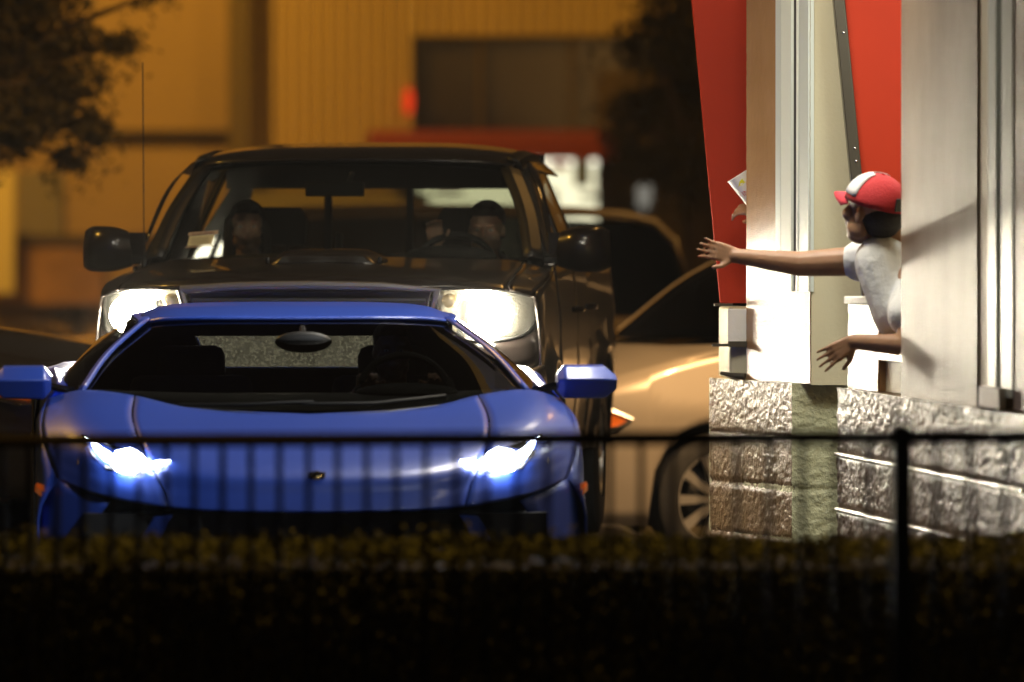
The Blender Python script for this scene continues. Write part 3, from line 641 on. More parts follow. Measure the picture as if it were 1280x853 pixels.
    st.prism(quad([(-.668,1.343),(-.665,1.385),(-.555,1.392),(-.560,1.350)]), (0,.001,0)); o = st.build('windshield_decal', M_paper, root, smooth=False)
    s2 = MB(); s2.prism(quad([(-.672,1.386),(-.671,1.400),(-.540,1.410),(-.541,1.395)], -.004), (0,.001,0)); s2.prism(quad([(-.675,1.335),(-.675,1.339),(-.546,1.348),(-.546,1.344)], -.004), (0,.001,0)); s2.build('decal_tape', pm('decal_tape', (.45,.38,.36), .6), o, smooth=False)
    s3 = MB()
    for k, (h_, w_) in enumerate([(.006,.009),(.004,.008),(.006,.007),(.006,.008),(.004,.007),(.006,.008),(.008,.006),(.006,.010),(.006,.006)]):
        x = -.655+k*.0112; z = 1.389+(x+.655)*.075; s3.prism(quad([(x, z),(x, z+h_),(x+w_*.8, z+h_),(x+w_*.8, z)], -.007), (0,.001,0))
    s3.build('decal_print', pm('decal_ink', (.08,.012,.01), .6), o, smooth=False)
    s4 = MB()
    for k in range(4):
        z = 1.352+.007*k; s4.prism(quad([(-.655, z),(-.655, z+.002),(-.575, z+.007),(-.575, z+.005)], -.003), (0,.001,0))
    s4.build('decal_lines', pm('decal_lines', (.3,.3,.24), .6), o, smooth=False)
    return root
M_led = emitm('led_light', (.86,.93,1.), 38)
M_hlamp = emitm('halogen_light', (1.,.90,.68), 520)
M_amberlens = pm('amber_reflector', (.7,.5,.2), .25, .6)
M_paper = pm('decal_paper', (.62,.64,.50), .7)
M_chrome2 = pm('bumper_chrome', (.55,.52,.48), .25, 1., bump=.15, bscale=40)
M_glass_r = glassm('rear_glass', (.8,.8,.74))
M_glass_s = glassm('tinted_windshield', (.22,.23,.22))
# ================================================================== SETTING
M_asph = pm('asphalt', (.045,.043,.04), .75, var=.3, vscale=14, bump=.35, bscale=180)
M_conc = pm('concrete', (.30,.29,.26), .8, var=.12, vscale=6, bump=.2, bscale=60)
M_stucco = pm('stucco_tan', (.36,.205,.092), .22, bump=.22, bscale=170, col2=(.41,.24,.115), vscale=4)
M_stuccoN = pm('stucco_grey_tan', (.15,.095,.05), .42, bump=.4, bscale=190, col2=(.23,.155,.09), vscale=2.2, vvec=(1.4,1.4,.8))  # upright streaks of tone paint in reflections on the near pier
M_stucco2 = pm('painted_wall_cream', (.56,.51,.35), .6, bump=.06, bscale=60, var=.03, vscale=2)
M_block = pm('split_block_glazed', (.17,.105,.048), .34, bump=.5, bscale=60, var=.08, vscale=10)
M_block2 = pm('split_block_green_cream', (.46,.46,.29), .55, bump=.6, bscale=45, var=.07, vscale=10)
M_redp = pm('red_panel', (.42,.026,.003), .6, spec=.25, var=.04, vscale=2)
M_alu = pm('window_aluminium', (.62,.68,.64), .45, .1)
M_gap = pm('dark_gasket', (.02,.02,.02), .6)
M_steel = pm('dark_steel', (.10,.09,.07), .35, .6)
M_white = pm('white_paint', (.78,.76,.72), .6, bump=.2, bscale=25)
M_iron = pm('fence_iron', (.012,.009,.007), .85, spec=.15)
def ground():
    m = MB(); n = 60
    def gz(x, y):
        a = max(0, min(1, (y-37.5)/3.0)); b = max(0, min(1, (x-.55)/.5)); c = max(0, min(1, (y-40.4)/1.2))
        a = a*a*(3-2*a); b = b*b*(3-2*b)
        return -.33*max(a*b, c)
    xs = [-300,-120,-40,-15,-8,-5,-3]+[-2+.25*i for i in range(25)]+[5,8,15,40,120,300]; ys = [-60,-10,5,15,20,24,28,30,32,34,35,36,37]+[37.5+.25*i for i in range(18)]+[43,46,50,60,80,120,300,700]
    m.grid([[Vector((x, y, gz(x, y))) for x in xs] for y in ys]); tag(m.build('ground', M_asph), kind='structure')
    m = MB(); m.box((0, 24.0, .06), (30, 3.4, .12)); tag(m.build('planting_strip', pm('soil', (.04,.028,.018), .95, var=.3, bump=.5, bscale=40)), kind='structure')
    m = MB(); m.box((0, 25.78, .07), (30, .15, .14)); tag(m.build('kerb', M_conc, bevel=.02), kind='structure')
# ------------------------------------------------------------------ restaurant
def rough_wall(m, a, b, z0, z1, amp=.008, nx=60, seed=0, course=None):
    a, b = Vector((*a, 0)), Vector((*b, 0)); d = (b-a); nrm = Vector((d.y, -d.x, 0)).normalized()
    nz = max(4, int((z1-z0)/.012)); g = []
    for i in range(nx+1):
        p = a+d*i/nx; r = []
        for k in range(nz+1):
            z = z0+(z1-z0)*k/nz; q = Vector((p.x*45, p.y*45, z*45+seed)); h = (noise.noise(q)+.6*noise.noise(q*2.2))*amp
            if course:
                t = min(abs((z-c)) for c in course); 
                if t < .008: h -= .009
            r.append(p+nrm*h+Vector((0,0,z)))
        g.append(r)
    m.grid(g)
def restaurant():
    root = empty('restaurant', (1.6, 32, 0), label='cream drive-through restaurant with split-block base, stucco piers and red slanted panels, on the right', cat='restaurant')
    root.location = (0,0,0)
    def part(m, name, mat, **k): return m.build(name, mat, root, **k)
    def slab(plan, z0, z1): return MB().prism([(x, y, z0) for x, y in plan], (0,0,z1-z0))
    CO = [.215, .415, .615]
    # base of the far bay: lane face, camera face
    m = MB(); rough_wall(m, (.797,34.40), (1.098,33.45), .0, .83, .006, 70, 0, CO); part(m, 'block_base', M_block, angle=70)
    m = slab([(.805,34.42),(1.095,33.47),(1.5,33.5),(1.5,34.6),(.8,34.6)], 0, .822); part(m, 'base_core', M_block2, smooth=False)
    m = MB(); rough_wall(m, (1.098,33.45), (2.6,33.45), .0, .83, .009, 90, 7, CO); part(m, 'block_base', M_block2, angle=70)
    m = slab([(1.10,33.46),(2.6,33.46),(2.6,33.7),(1.10,33.7)], .815, .828); part(m, 'base_top', M_block2, smooth=False)
    # base of the near bay
    NA, NB = (1.213,31.8), (2.13,24.5)
    def nl(y): return 1.213+(31.8-y)*.1245
    m = MB(); rough_wall(m, (1.213,31.8), (1.70,27.9), .0, .855, .007, 240, 3, [.205,.405,.61]); part(m, 'block_base', M_block, angle=70)
    cm = []; M_mort = pm('mortar_lamp_glint', (.7,.66,.55), .14, bump=.25, bscale=60)  # pale joint colour paints in headlamp glints along the courses
    for z in (.61, .405):
        y = 31.8
        while y > 28.0:
            cm.append((nl(y)-.004+.003*noise.noise(Vector((0,y*9,z))), y, z-.004)); y -= .03
        t = MB(); t.tube(cm, .0085, 8); part(t, 'mortar_joint', M_mort); cm = []
    m = slab([(1.222,31.8),(1.71,27.9),(2.2,27.9),(2.2,31.8)], 0, .848); part(m, 'base_core', M_block, smooth=False)
    # near pier and its window frame
    def up(y): return 1.40+(30.7-y)*.1244
    m = MB(); rough_wall(m, (up(30.7),30.7), (up(29.18),29.18), .85, 3.6, .0008, 90, 5)
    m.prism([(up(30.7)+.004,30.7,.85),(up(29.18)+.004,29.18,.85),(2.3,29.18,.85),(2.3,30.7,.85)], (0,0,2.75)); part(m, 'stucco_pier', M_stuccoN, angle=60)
    def frame(y0, y1, off, z0, z1, mat, name, f=up):
        m = MB(); m.prism([(f(y0)+off,y0,z0),(f(y1)+off,y1,z0),(f(y1)+off+.022,y1,z0),(f(y0)+off+.022,y0,z0)], (0,0,z1-z0)); part(m, name, mat, smooth=False)
    frame(29.18,28.95,.010,.86,3.6,M_stucco2,'window_trim'); frame(28.95,28.80,-.004,.86,3.6,M_alu,'window_frame'); frame(28.80,28.72,.03,.90,3.6,M_gap,'window_gasket')
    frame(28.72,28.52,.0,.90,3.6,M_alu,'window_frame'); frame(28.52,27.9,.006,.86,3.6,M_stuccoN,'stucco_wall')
    frame(28.98,28.60,-.03,.86,.93,M_white,'window_sill')
    # low jamb pier below the service window, with ledge
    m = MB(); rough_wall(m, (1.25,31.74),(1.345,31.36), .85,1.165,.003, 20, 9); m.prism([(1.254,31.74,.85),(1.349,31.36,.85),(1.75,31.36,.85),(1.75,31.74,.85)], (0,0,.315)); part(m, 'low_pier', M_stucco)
    m = MB(); m.prism([(1.235,31.76,1.167),(1.335,31.34,1.167),(1.75,31.34,1.167),(1.75,31.76,1.167)], (0,0,.028)); part(m, 'window_ledge', M_white, bevel=.004)
    m = MB(); m.prism([(1.345,31.36,.965),(1.44,30.71,.965),(1.8,30.71,.965),(1.8,31.36,.965)], (0,0,.035)); part(m, 'service_counter', M_steel, bevel=.004)
    m = MB(); m.prism([(1.375,31.36,.85),(1.46,30.71,.85),(1.8,30.71,.85),(1.8,31.36,.85)], (0,0,.112)); part(m, 'counter_wall', M_stucco2, smooth=False)
    # camera-facing cream wall
    m = MB(); m.box((2.015,33.42,2.21),(1.69,.11,2.77)); part(m, 'cream_wall', M_stucco2, smooth=False)
    m = MB(); m.box((2.28,32.3,2.5),(.08,2.2,3.3)); part(m, 'bay_wall', M_stucco2, smooth=False)
    # far pier, stucco with slim window
    def fu(y): return .935+(34.05-y)*.329
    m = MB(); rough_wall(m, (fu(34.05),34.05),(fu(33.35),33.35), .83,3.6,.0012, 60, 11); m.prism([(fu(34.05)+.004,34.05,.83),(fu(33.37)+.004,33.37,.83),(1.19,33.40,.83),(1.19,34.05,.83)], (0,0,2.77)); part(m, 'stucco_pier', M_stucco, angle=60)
    for y0, y1, off, mt, nm, z0 in ((33.70,33.645,-.010,M_alu,'window_frame',1.19),(33.645,33.63,-.004,M_gap,'window_gasket',1.19),(33.63,33.52,-.014,M_alub,'window_frame',1.19),(33.52,33.475,-.003,M_gap,'window_gasket',1.19),(33.475,33.46,-.010,M_alub,'window_mullion',1.19),(33.46,33.355,-.006,M_alu,'window_frame',1.19)):
        frame(y0, y1, off, z0, 3.6, mt, nm, fu)
    # service shelf of the far window, white board, brackets
    m = MB(); m.prism([(.838,34.58,.83),(.868,34.10,.83),(1.0,34.06,.83),(1.3,34.58,.83)], (0,0,.285)); part(m, 'low_wall', M_stucco2, bevel=.01)
    m = MB(); m.box((.90,34.07,1.045),(.078,.02,.135)); part(m, 'white_board', M_white, bevel=.003)
    m = MB(); m.box((.86,34.10,.967),(.12,.10,.010)); m.box((.90,34.045,.972),(.075,.02,.022)); part(m, 'shelf_bracket', M_steel)
    m = MB(); m.box((.845,34.12,1.128),(.075,.10,.010)); part(m, 'shelf_bracket', M_steel)
    m = MB(); m.tube([(.835,34.08,.856),(.875,34.06,.848),(.93,34.04,.842)], [.008,.010,.014], 8); part(m, 'conduit', M_steel)
    # red slanted fins
    m = MB(); m.prism([(.725,34.75,2.42),(.848,34.75,1.125),(1.30,34.75,1.125),(1.30,34.75,2.42)], (0,.06,0)); part(m, 'red_panel', M_redp, bevel=.003)
    m = MB(); z0, z1 = 1.05, 2.5
    def ex(z): return 1.398-(z-1.05)*.098
    m.prism([(ex(z0)+.02,33.24,z0),(ex(z1)+.02,33.24,z1),(1.9,33.24,z1),(1.9,33.24,z0)], (0,.10,0)); part(m, 'red_panel', M_redp, bevel=.003)
    m = MB(); m.prism([(ex(z0)-.022,33.20,z0),(ex(z1)-.022,33.20,z1),(ex(z1)+.022,33.20,z1),(ex(z0)+.022,33.20,z0)], (0,.15,0)); po = part(m, 'panel_edge', M_steel, bevel=.004)
    for z in (1.75,1.70,1.2,2.2): MB().ell((ex(z)+.004,33.197,z),(.006,.004,.006),8,6).build('bolt', M_chrome, po)
    m = MB(); m.box((1.455,31.2,2.25),(.03,.03,.62)); 
    # eaves with recessed lamps out of frame above
    m = MB(); m.prism([(.2,35.6,3.6),(1.6,24.5,3.6),(6,24.5,3.6),(6,35.6,3.6)], (0,0,.35)); part(m, 'canopy', M_white, smooth=False)
    m = slab([(2.35,24.5),(6,24.5),(6,35.0),(1.3,35.0),(1.3,34.85),(2.3,34.85)], 0, 3.6); part(m, 'main_block', M_stucco2, smooth=False)
    return root
M_alub = pm('window_white_frame', (.74,.80,.72), .4)
# ------------------------------------------------------------------ fence + hedge
def fence():
    def fp(px): # ground line of the fence
        t = px/1280; Y = 23.9-3.0*t; return (px-640)/FPX*Y, Y, .900+.102*t
    x0, y0, _ = fp(-120); root = empty('metal_fence', (0,0,0), label='black metal railing fence with thin vertical bars running across the front of the hedge', cat='fence')
    N = 27; A = Vector(fp(-140)); B = Vector(fp(1420)); 
    rt = MB(); rt.tube([A, A.lerp(B,.25), A.lerp(B,.5), A.lerp(B,.75), B], .019, 4); rt.v = [Vector((v.x, v.y, v.z-.0)) for v in rt.v]; rt.build('rail', M_iron, root, smooth=False)
    lo = Vector((0,0,-.74)); rt = MB(); rt.tube([A+lo, B+lo], .016, 4); rt.build('rail', M_iron, root, smooth=False)
    pxs = []; L = (B-A).length
    t = .0
    # post at photo x 1128
    def tof(px):
        best = min(range(2001), key=lambda i: abs((640+(A.lerp(B, i/2000)).x/(A.lerp(B, i/2000)).y*FPX)-px)); return best/2000
    tp = tof(1128); pitch = .1195/L; base = None; k = -60
    while k < 60:
        t = tp+k*pitch
        if 0 <= t <= 1:
            p = A.lerp(B, t)
            if k == 0:
                m = MB(); m.box((p.x, p.y, (p.z+.02)/2), (.052,.052,p.z+.05)); m.box((p.x, p.y, p.z+.052),(.060,.060,.012)); m.build('post', M_iron, root, smooth=False, bevel=.003)
            else:
                m = MB(); m.box((p.x, p.y, (p.z+.1)/2), (.016,.016,p.z-.11)); m.build('bar', M_iron, root, smooth=False)
        k += 1
    return root
M_leaf = pm('hedge_leaf', (.085,.088,.02), .85, var=.4, vscale=30, spec=.1)
M_bark = pm('bark', (.07,.05,.035), .9, bump=.5, bscale=30)
M_tleaf = pm('tree_leaf', (.06,.05,.018), .8, var=.35, vscale=5)
def leaf(m, p, s, up=.4):
    a = Vector((rnd.gauss(0,1), rnd.gauss(0,1), rnd.gauss(0,1)+up)).normalized(); u = a.orthogonal().normalized(); u.rotate(Matrix.Rotation(rnd.uniform(0,6.3), 3, a)); w = a.cross(u)
    m.add([p+u*s, p+w*s*.45+a*s*.08, p-u*s, p-w*s*.45+a*s*.08], [(0,1,2,3)])
def hedge():
    root = empty('hedge', (0, 24.9, .12), label='dense dark clipped hedge with amber lit top running behind the metal fence', cat='hedge'); root.location = (0,0,0)
    m = MB()
    def top(x, y): return .565+.028*noise.noise(Vector((x*3, y*3, 0)))+.018*noise.noise(Vector((x*9, y*9, 4)))
    for i in range(62000):
        x = rnd.uniform(-3.2, 3.2); u = rnd.random()
        if u < .45: y = rnd.uniform(24.45, 25.45); z = top(x, y)-abs(rnd.gauss(0,.018))
        elif u < .9: z = rnd.uniform(.12, top(x, 24.5)); y = 24.5-.05*noise.noise(Vector((x*4, 0, z*4)))+abs(rnd.gauss(0,.02))-.03
        else: z = rnd.uniform(.12, .56); y = 25.45+rnd.gauss(0,.02)
        leaf(m, Vector((x, y, z)), rnd.uniform(.009,.018))
    for i in range(900):
        x = rnd.uniform(-3.2,3.2); y = rnd.uniform(24.5,25.4); z = top(x,y)+rnd.uniform(0,.035)
        leaf(m, Vector((x,y,z)), rnd.uniform(.010,.017))
    m.build('foliage', M_leaf, root, smooth=False)
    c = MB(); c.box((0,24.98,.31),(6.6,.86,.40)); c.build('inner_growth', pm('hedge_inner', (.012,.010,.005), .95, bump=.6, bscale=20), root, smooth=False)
    for i in range(16):
        x = -3.0+i*.4; MB().tube([(x,24.95,.1),(x+rnd.uniform(-.05,.05),24.95+rnd.uniform(-.1,.1),.45)], [.015,.008], 6).build('stem', M_bark, root)
def tree(x, y, h, clumps, trunk_x, label, leafs=.055, n=260):
    root = empty('tree', (0,0,0), label=label, cat='tree')
    m = MB(); z0 = -.33; f = Vector((trunk_x, y, h*.45))
    m.tube(spline([(trunk_x+.1, y, z0), (trunk_x+.03, y, h*.2), f], 4), [.16,.15,.14,.13,.13,.12,.12,.11,.11], 10)
    for c in clumps:
        p = Vector(c[:3]); mid = f.lerp(p, .5)+Vector((rnd.uniform(-.15,.15), rnd.uniform(-.1,.1), .12)); pts = spline([f-Vector((0,0,.2)), mid, p], 4)
        m.tube(pts, [.06-.05*i/(len(pts)-1) for i in range(len(pts))], 6)
    m.build('trunk', M_bark, root)
    m = MB()
    for c in clumps:
        p = Vector(c[:3]); r = c[3]
        for i in range(int(n*(r/.35)**2)):
            d = Vector((rnd.gauss(0,1), rnd.gauss(0,1), rnd.gauss(0,1))).normalized()*r*(rnd.random()**.45); d.z *= .7
            leaf(m, p+d, rnd.uniform(.6,1.2)*leafs, .2)
        for i in range(10):
            d = Vector((rnd.gauss(0,1), rnd.gauss(0,1), rnd.gauss(0,.7))).normalized()*r
            for k in range(12): leaf(m, p+d*(1+.04*k)+Vector((rnd.gauss(0,.03),rnd.gauss(0,.03),rnd.gauss(0,.03)-.01*k)), leafs*.8)
    m.build('crown', M_tleaf, root, smooth=False)
# ------------------------------------------------------------------ background buildings
M_corr = pm('ribbed_siding', (.50,.36,.16), .6, var=.08, vscale=.6, vvec=(1,1,.2))
M_bwall = pm('tan_wall', (.34,.23,.11), .8, var=.06, vscale=.8)
M_bdark = pm('dark_brown_trim', (.07,.045,.02), .7)
M_glossdark = pm('dark_window_glass', (.03,.022,.015), .2)
def backdrop():
    Y = 85.0; S = FPX/Y
    X = lambda px: (px-640)/S
    Z = lambda py: CAMH-(py-HOR)/S
    root = empty('warehouse_building', (0,0,0), label='large amber lit building with ribbed siding and a wide dark window, far behind the vehicles', cat='building')
    # ribbed siding as real folds
    def ribs(xa, xb, za, zb, nm):
        m = MB(); x = xa; r0 = []; k = 0
        while x < xb:
            for dx, dy in ((0,0),(.05,0),(.055,.05),(.10,.05),(.12,0)): r0.append((min(x+dx, xb), Y+dy-.035))
            x += .12
        m.grid([[Vector((a, b, za)) for a, b in r0], [Vector((a, b, zb)) for a, b in r0]]); m.build(nm, M_corr, root, smooth=False)
    ribs(X(312), X(516), -.3, 7.5, 'ribbed_wall'); ribs(X(516), X(1500), Z(45), 7.5, 'ribbed_wall')
    m = MB(); m.box((X(700),Y+.2,Z(105)),(X(900)-X(516)+.6,.1,Z(45)-Z(165))); m.build('dark_window', M_glossdark, root, smooth=False)
    m = MB()
    for px in (516,600,715,830,900): m.box((X(px),Y+.10,Z(105)),(.05,.08,Z(45)-Z(165)))
    m.box((X(700),Y+.08,Z(47)),(3.2,.1,.05)); m.build('window_frame', M_bdark, root, smooth=False)
    m = MB(); m.box((X(300),Y-.15,3.5),(.21,.35,8)); m.build('pilaster', pm('dark_olive_trim', (.12,.085,.035), .7), root, smooth=False)
    m = MB(); m.box(((X(-200)+X(290))/2,Y+.1,3.5),(X(290)-X(-200),.1,8)); m.build('tan_wall', M_bwall, root, smooth=False)
    m = MB(); m.box(((X(100)+X(285))/2,Y,Z(166)),(X(285)-X(100),.12,.06)); m.build('wall_ledge', M_bdark, root, smooth=False)
    m = MB(); m.box(((X(20)+X(285))/2,Y-.02,Z(299)),(X(285)-X(20),.14,.09)); m.build('wall_ledge', M_bdark, root, smooth=False)
    m = MB(); m.box((X(50),Y-.02,Z(255)),(.45,.08,.65)); m.build('grey_door', pm('grey_door', (.20,.17,.13), .6), root, smooth=False)
    m = MB(); m.box((X(3),Y-.6,Z(290)),(.30,.12,1.2)); m.build('pale_column', pm('pale_column', (.75,.62,.30), .6), root, smooth=False)
    m = MB(); m.box((X(60),Y-.05,Z(345)),(1.1,.08,.55)); m.build('orange_panel', pm('orange_panel', (.36,.19,.06), .7, var=.3, vscale=2), root, smooth=False)
    # awning
    m = MB(); m.prism([(X(462),Y-.9,Z(200)),(X(462),Y-.9,Z(176)),(X(462),Y-.1,Z(163)),(X(462),Y-.1,Z(200))], (X(768)-X(462),0,0)); m.build('red_awning', pm('red_awning', (.20,.026,.010), .8), root, smooth=False)
    # shop front: lit glazing and what stands in it
    m = MB(); m.box((X(690),Y+.9,Z(270)),(X(860)-X(480)+1.2,.05,1.4)); m.build('lit_interior_wall', M_shop, root, smooth=False)
    m = MB(); m.box((X(655),Y+.0,Z(275)),(X(790)-X(520),.01,1.1)); m.build('shop_window', M_glass_r, root, smooth=False)
    for px in (519,655,793): MB().box((X(px),Y-.02,Z(270)),(.06,.06,1.2)).build('shop_window_frame', M_bdark, root, smooth=False)
    for px, w, h, z, c in ((728,.16,.30,215,(.25,.3,.25)),(752,.10,.25,225,(.5,.25,.16)),(700,.18,.08,207,(.6,.08,.05)),(745,.3,.06,246,(.7,.6,.4)),(560,.3,.07,240,(.6,.1,.05)),(690,.12,.2,250,(.8,.75,.65)),(590,.2,.2,270,(.4,.45,.35))):
        m = MB(); m.box((X(px),Y+.5,Z(z)),(w,.1,h)); m.build('shop_display', pm('display', c, .6), root, bevel=.02)
    m = MB(); m.box((X(418),Y-.3,Z(300)),(1.9,.3,.95)); m.build('tan_kiosk', pm('kiosk', (.45,.36,.2), .7), root, smooth=False)
    m = MB(); m.box((X(1100),Y+.05,1.2),(X(1500)-X(793),.1,3.0)); m.build('dark_wall', M_bdark, root, smooth=False)
    # small lit things
    m = MB(); m.ell((X(511),Y-.15,Z(127)),(.045,.04,.14)); tag(m.build('signal_light', emitm('red_lamp', (1.,.06,.01), .9)), 'small glowing red lamp on the ribbed wall beside the dark window', 'lamp')
    for k, (px, py, c, s, lab) in enumerate(((805,245,(1.,.95,.8),.20,'small pale lit sign beside the dark tree, far behind the pickup mirror'),)):
        m = MB(); m.box((X(px),Y-.2,Z(py)),(.14,.03,.22)); m.box((X(px),Y-.17,Z(py+30)),(.02,.02,.4)); tag(m.build('lit_sign', emitm('sign_light', c, s), bevel=.02), lab, 'sign')
M_shop = emitm('shop_light', (1.,.95,.74), 1.9)
# ================================================================== PEOPLE
def cap_hat(c, M, parent):
    M = M*1.14
    m = MB()
    def T(x, y, z): return Vector(c)+M@Vector((x, y, z))
    n = 28; rows = []
    for i in range(9):
        a = math.pi/2*i/8; rows.append([T(.094*math.cos(a)*math.cos(t), .112*math.cos(a)*math.sin(t)+.008, .028+.098*math.sin(a)) for t in [2*math.pi*j/n for j in range(n)]])
    crown = MB().grid(rows, True)
    # white front panel = faces of the front half of the crown, a separate sewn panel
    fr = MB(); fr_rows = []
    for i in range(1, 8):
        a = math.pi/2*i/8.6; fr_rows.append([T(.0965*math.cos(a)*math.cos(t), .1145*math.cos(a)*math.sin(t)+.008, .030+.1005*math.sin(a)) for t in [math.pi*1.5+(-1.45+2.9*j/16) for j in range(17)]])
    fr.grid(fr_rows)
    o = crown.build('cap', pm('red_cap', (.50,.022,.028), .8, bump=.2, bscale=120), parent, solid=.003)
    fr.build('cap_front', pm('cap_white', (.75,.74,.76), .8, bump=.2, bscale=120), o, solid=.002)
    b = MB(); g = []
    for i in range(6):
        t = i/5; g.append([T(.080*s*(1-.28*t*t), -.088-.082*t*(1-.45*s*s)+.045*s*s, .038-.020*t-.022*s*s) for s in [-1+2*j/10 for j in range(11)]])
    b.grid(g).build('cap_brim', pm('cap_brim_red', (.55,.035,.06), .8), o, solid=.006)
    s_ = MB(); s_.prism([T(-.035,.1165,.035),T(.035,.1165,.035),T(.03,.109,.075),T(-.03,.109,.075)], M@Vector((0,.006,0))); s_.build('cap_strap', M_trim, o)
    bt = MB(); bt.ell(T(0,.008,.127),(.008,.008,.005)); bt.build('cap_button', pm('cap_button', (.5,.02,.03), .8), o)
def employee():
    root = empty('person', (1.95,31.35,0), label='worker in red cap and white shirt leaning out of service window, arm outstretched', cat='person'); root.location = (0,0,0)
    hc = P(1090, 266, 31.2)
    M = rotm(0,0,-90-14)@rotm(10,0,0)      # face towards -X, slightly away, chin down
    M = Matrix.Rotation(R(-134),3,'Z')@Matrix.Rotation(R(-16),3,'X')
    m = MB(); head_bits(m, hc, M, 1.12)
    nk = Vector((1.46,31.25,1.36)); m.cap(hc+Vector((.03,.01,-.05)), .055, nk, .062)
    hip = Vector((1.95,31.4,.98)); ch = Vector((1.56,31.3,1.20))
    m.cap(nk+Vector((.03,0,-.05)), .10, ch, .135); m.cap(ch, .14, hip, .14)
    for q in (-.09,.09):
        m.cap(hip+Vector((0,q,-.02)), .09, Vector((2.0,31.4+q,.52)), .062); m.cap(Vector((2.0,31.4+q,.52)), .06, Vector((2.05,31.4+q,.09)), .042); m.cap(Vector((2.05,31.4+q,.06)),.045,Vector((1.88,31.4+q,.04)),.035)
    # far arm stretched towards the lane
    s1 = Vector((1.40,31.42,1.335)); e1 = P(1000,330,31.5); w1 = P(918,320,31.5)
    m.cap(s1, .062, e1, .047); m.cap(e1, .047, w1, .027)
    hand(m, w1+Vector((.01,0,0)), (-1,-.15,.24), (-.1,-1,.1), .92, .16, .09, -1)
    # near arm resting on the counter, hand hanging over it
    s2 = Vector((1.455,31.10,1.27)); e2 = P(1135,432,30.95); w2 = P(1068,427,31.1)
    m.cap(s2, .056, e2, .042); m.cap(e2, .042, w2, .028)
    hand(m, w2, (-.86,-.05,-.50), (-.1,1,-.25), .95, .22, .12, 1)
    remesh(m, 'body', SKIN, root, .0055, 3)
    sh = MB(); sh.cap(nk+Vector((.035,0,-.045)), .115, ch, .150); sh.cap(ch, .152, hip+Vector((-.02,0,.02)), .155)
    sh.cap(Vector((1.46,31.36,1.33)), .085, s1+(e1-s1)*.34, .080); sh.cap(Vector((1.49,31.16,1.29)), .085, s2+(e2-s2)*.55, .084)
    sh.cap(nk+Vector((.0,.0,.0)), .078, ch, .12)
    sh.cap(P(1103,328,31.2), .105, P(1126,392,31.15), .105)
    remesh(sh, 'shirt', WHITE_SHIRT, root, .008, 14)
    pn = MB(); pn.cap(hip+Vector((0,0,.03)), .155, hip+Vector((0,0,-.06)), .15)
    for q in (-.09,.09): pn.cap(hip+Vector((0,q,-.03)), .105, Vector((2.0,31.4+q,.50)), .078); pn.cap(Vector((2.0,31.4+q,.50)), .076, Vector((2.05,31.4+q,.12)), .06)
    remesh(pn, 'trousers', GREY_SHIRT, root, .012, 4)
    hm = MB(); hm.ell(hc+M@Vector((0,.062,.0)), (.084,.074,.060)); hm.ell(hc+M@Vector((0,.06,-.03)), (.068,.055,.05)); remesh(hm, 'hair', HAIR, root, .008, 2)
    eyes(hc, M, root, 1.06); cap_hat(hc+M@Vector((0,.004,.004)), M, root)
def server():
    root = empty('person', (0,0,0), label='mostly hidden server behind the far pier holding out the paper cup', cat='person')
    m = MB(); hc = Vector((1.36,34.40,1.66)); M = Matrix.Rotation(R(-90),3,'Z'); head_bits(m, hc, M)
    m.cap(hc-Vector((0,0,.08)), .055, (1.38,34.4,1.46), .06); m.cap((1.38,34.4,1.36), .14, (1.42,34.4,1.0), .13)
    s1 = Vector((1.33,34.30,1.42)); e1 = Vector((1.18,34.26,1.36)); w1 = Vector((1.02,34.25,1.50))
    m.cap(s1, .055, e1, .042); m.cap(e1, .042, w1, .028); hand(m, w1, (-1,.05,.12), (0,.55,-.8), .95, .55, .1, 1)
    m.cap((1.35,34.5,1.40), .055, (1.35,34.52,1.12), .04); m.cap((1.35,34.52,1.12), .04, (1.2,34.45,1.16), .028); hand(m, (1.2,34.45,1.16), (-1,0,0), (0,0,-1), .9)
    remesh(m, 'body', SKIN, root, .006, 3)
    sh = MB(); sh.cap((1.38,34.4,1.38), .155, (1.42,34.4,.95), .15); sh.cap((1.35,34.32,1.42), .08, s1.lerp(e1,.6), .065); sh.cap((1.36,34.48,1.41), .08, (1.35,34.52,1.28), .06); remesh(sh, 'shirt', WHITE_SHIRT, root, .010, 3)
    eyes(hc, M, root); remesh(hair_shell(hc, M), 'hair', HAIR, root, .01, 2)
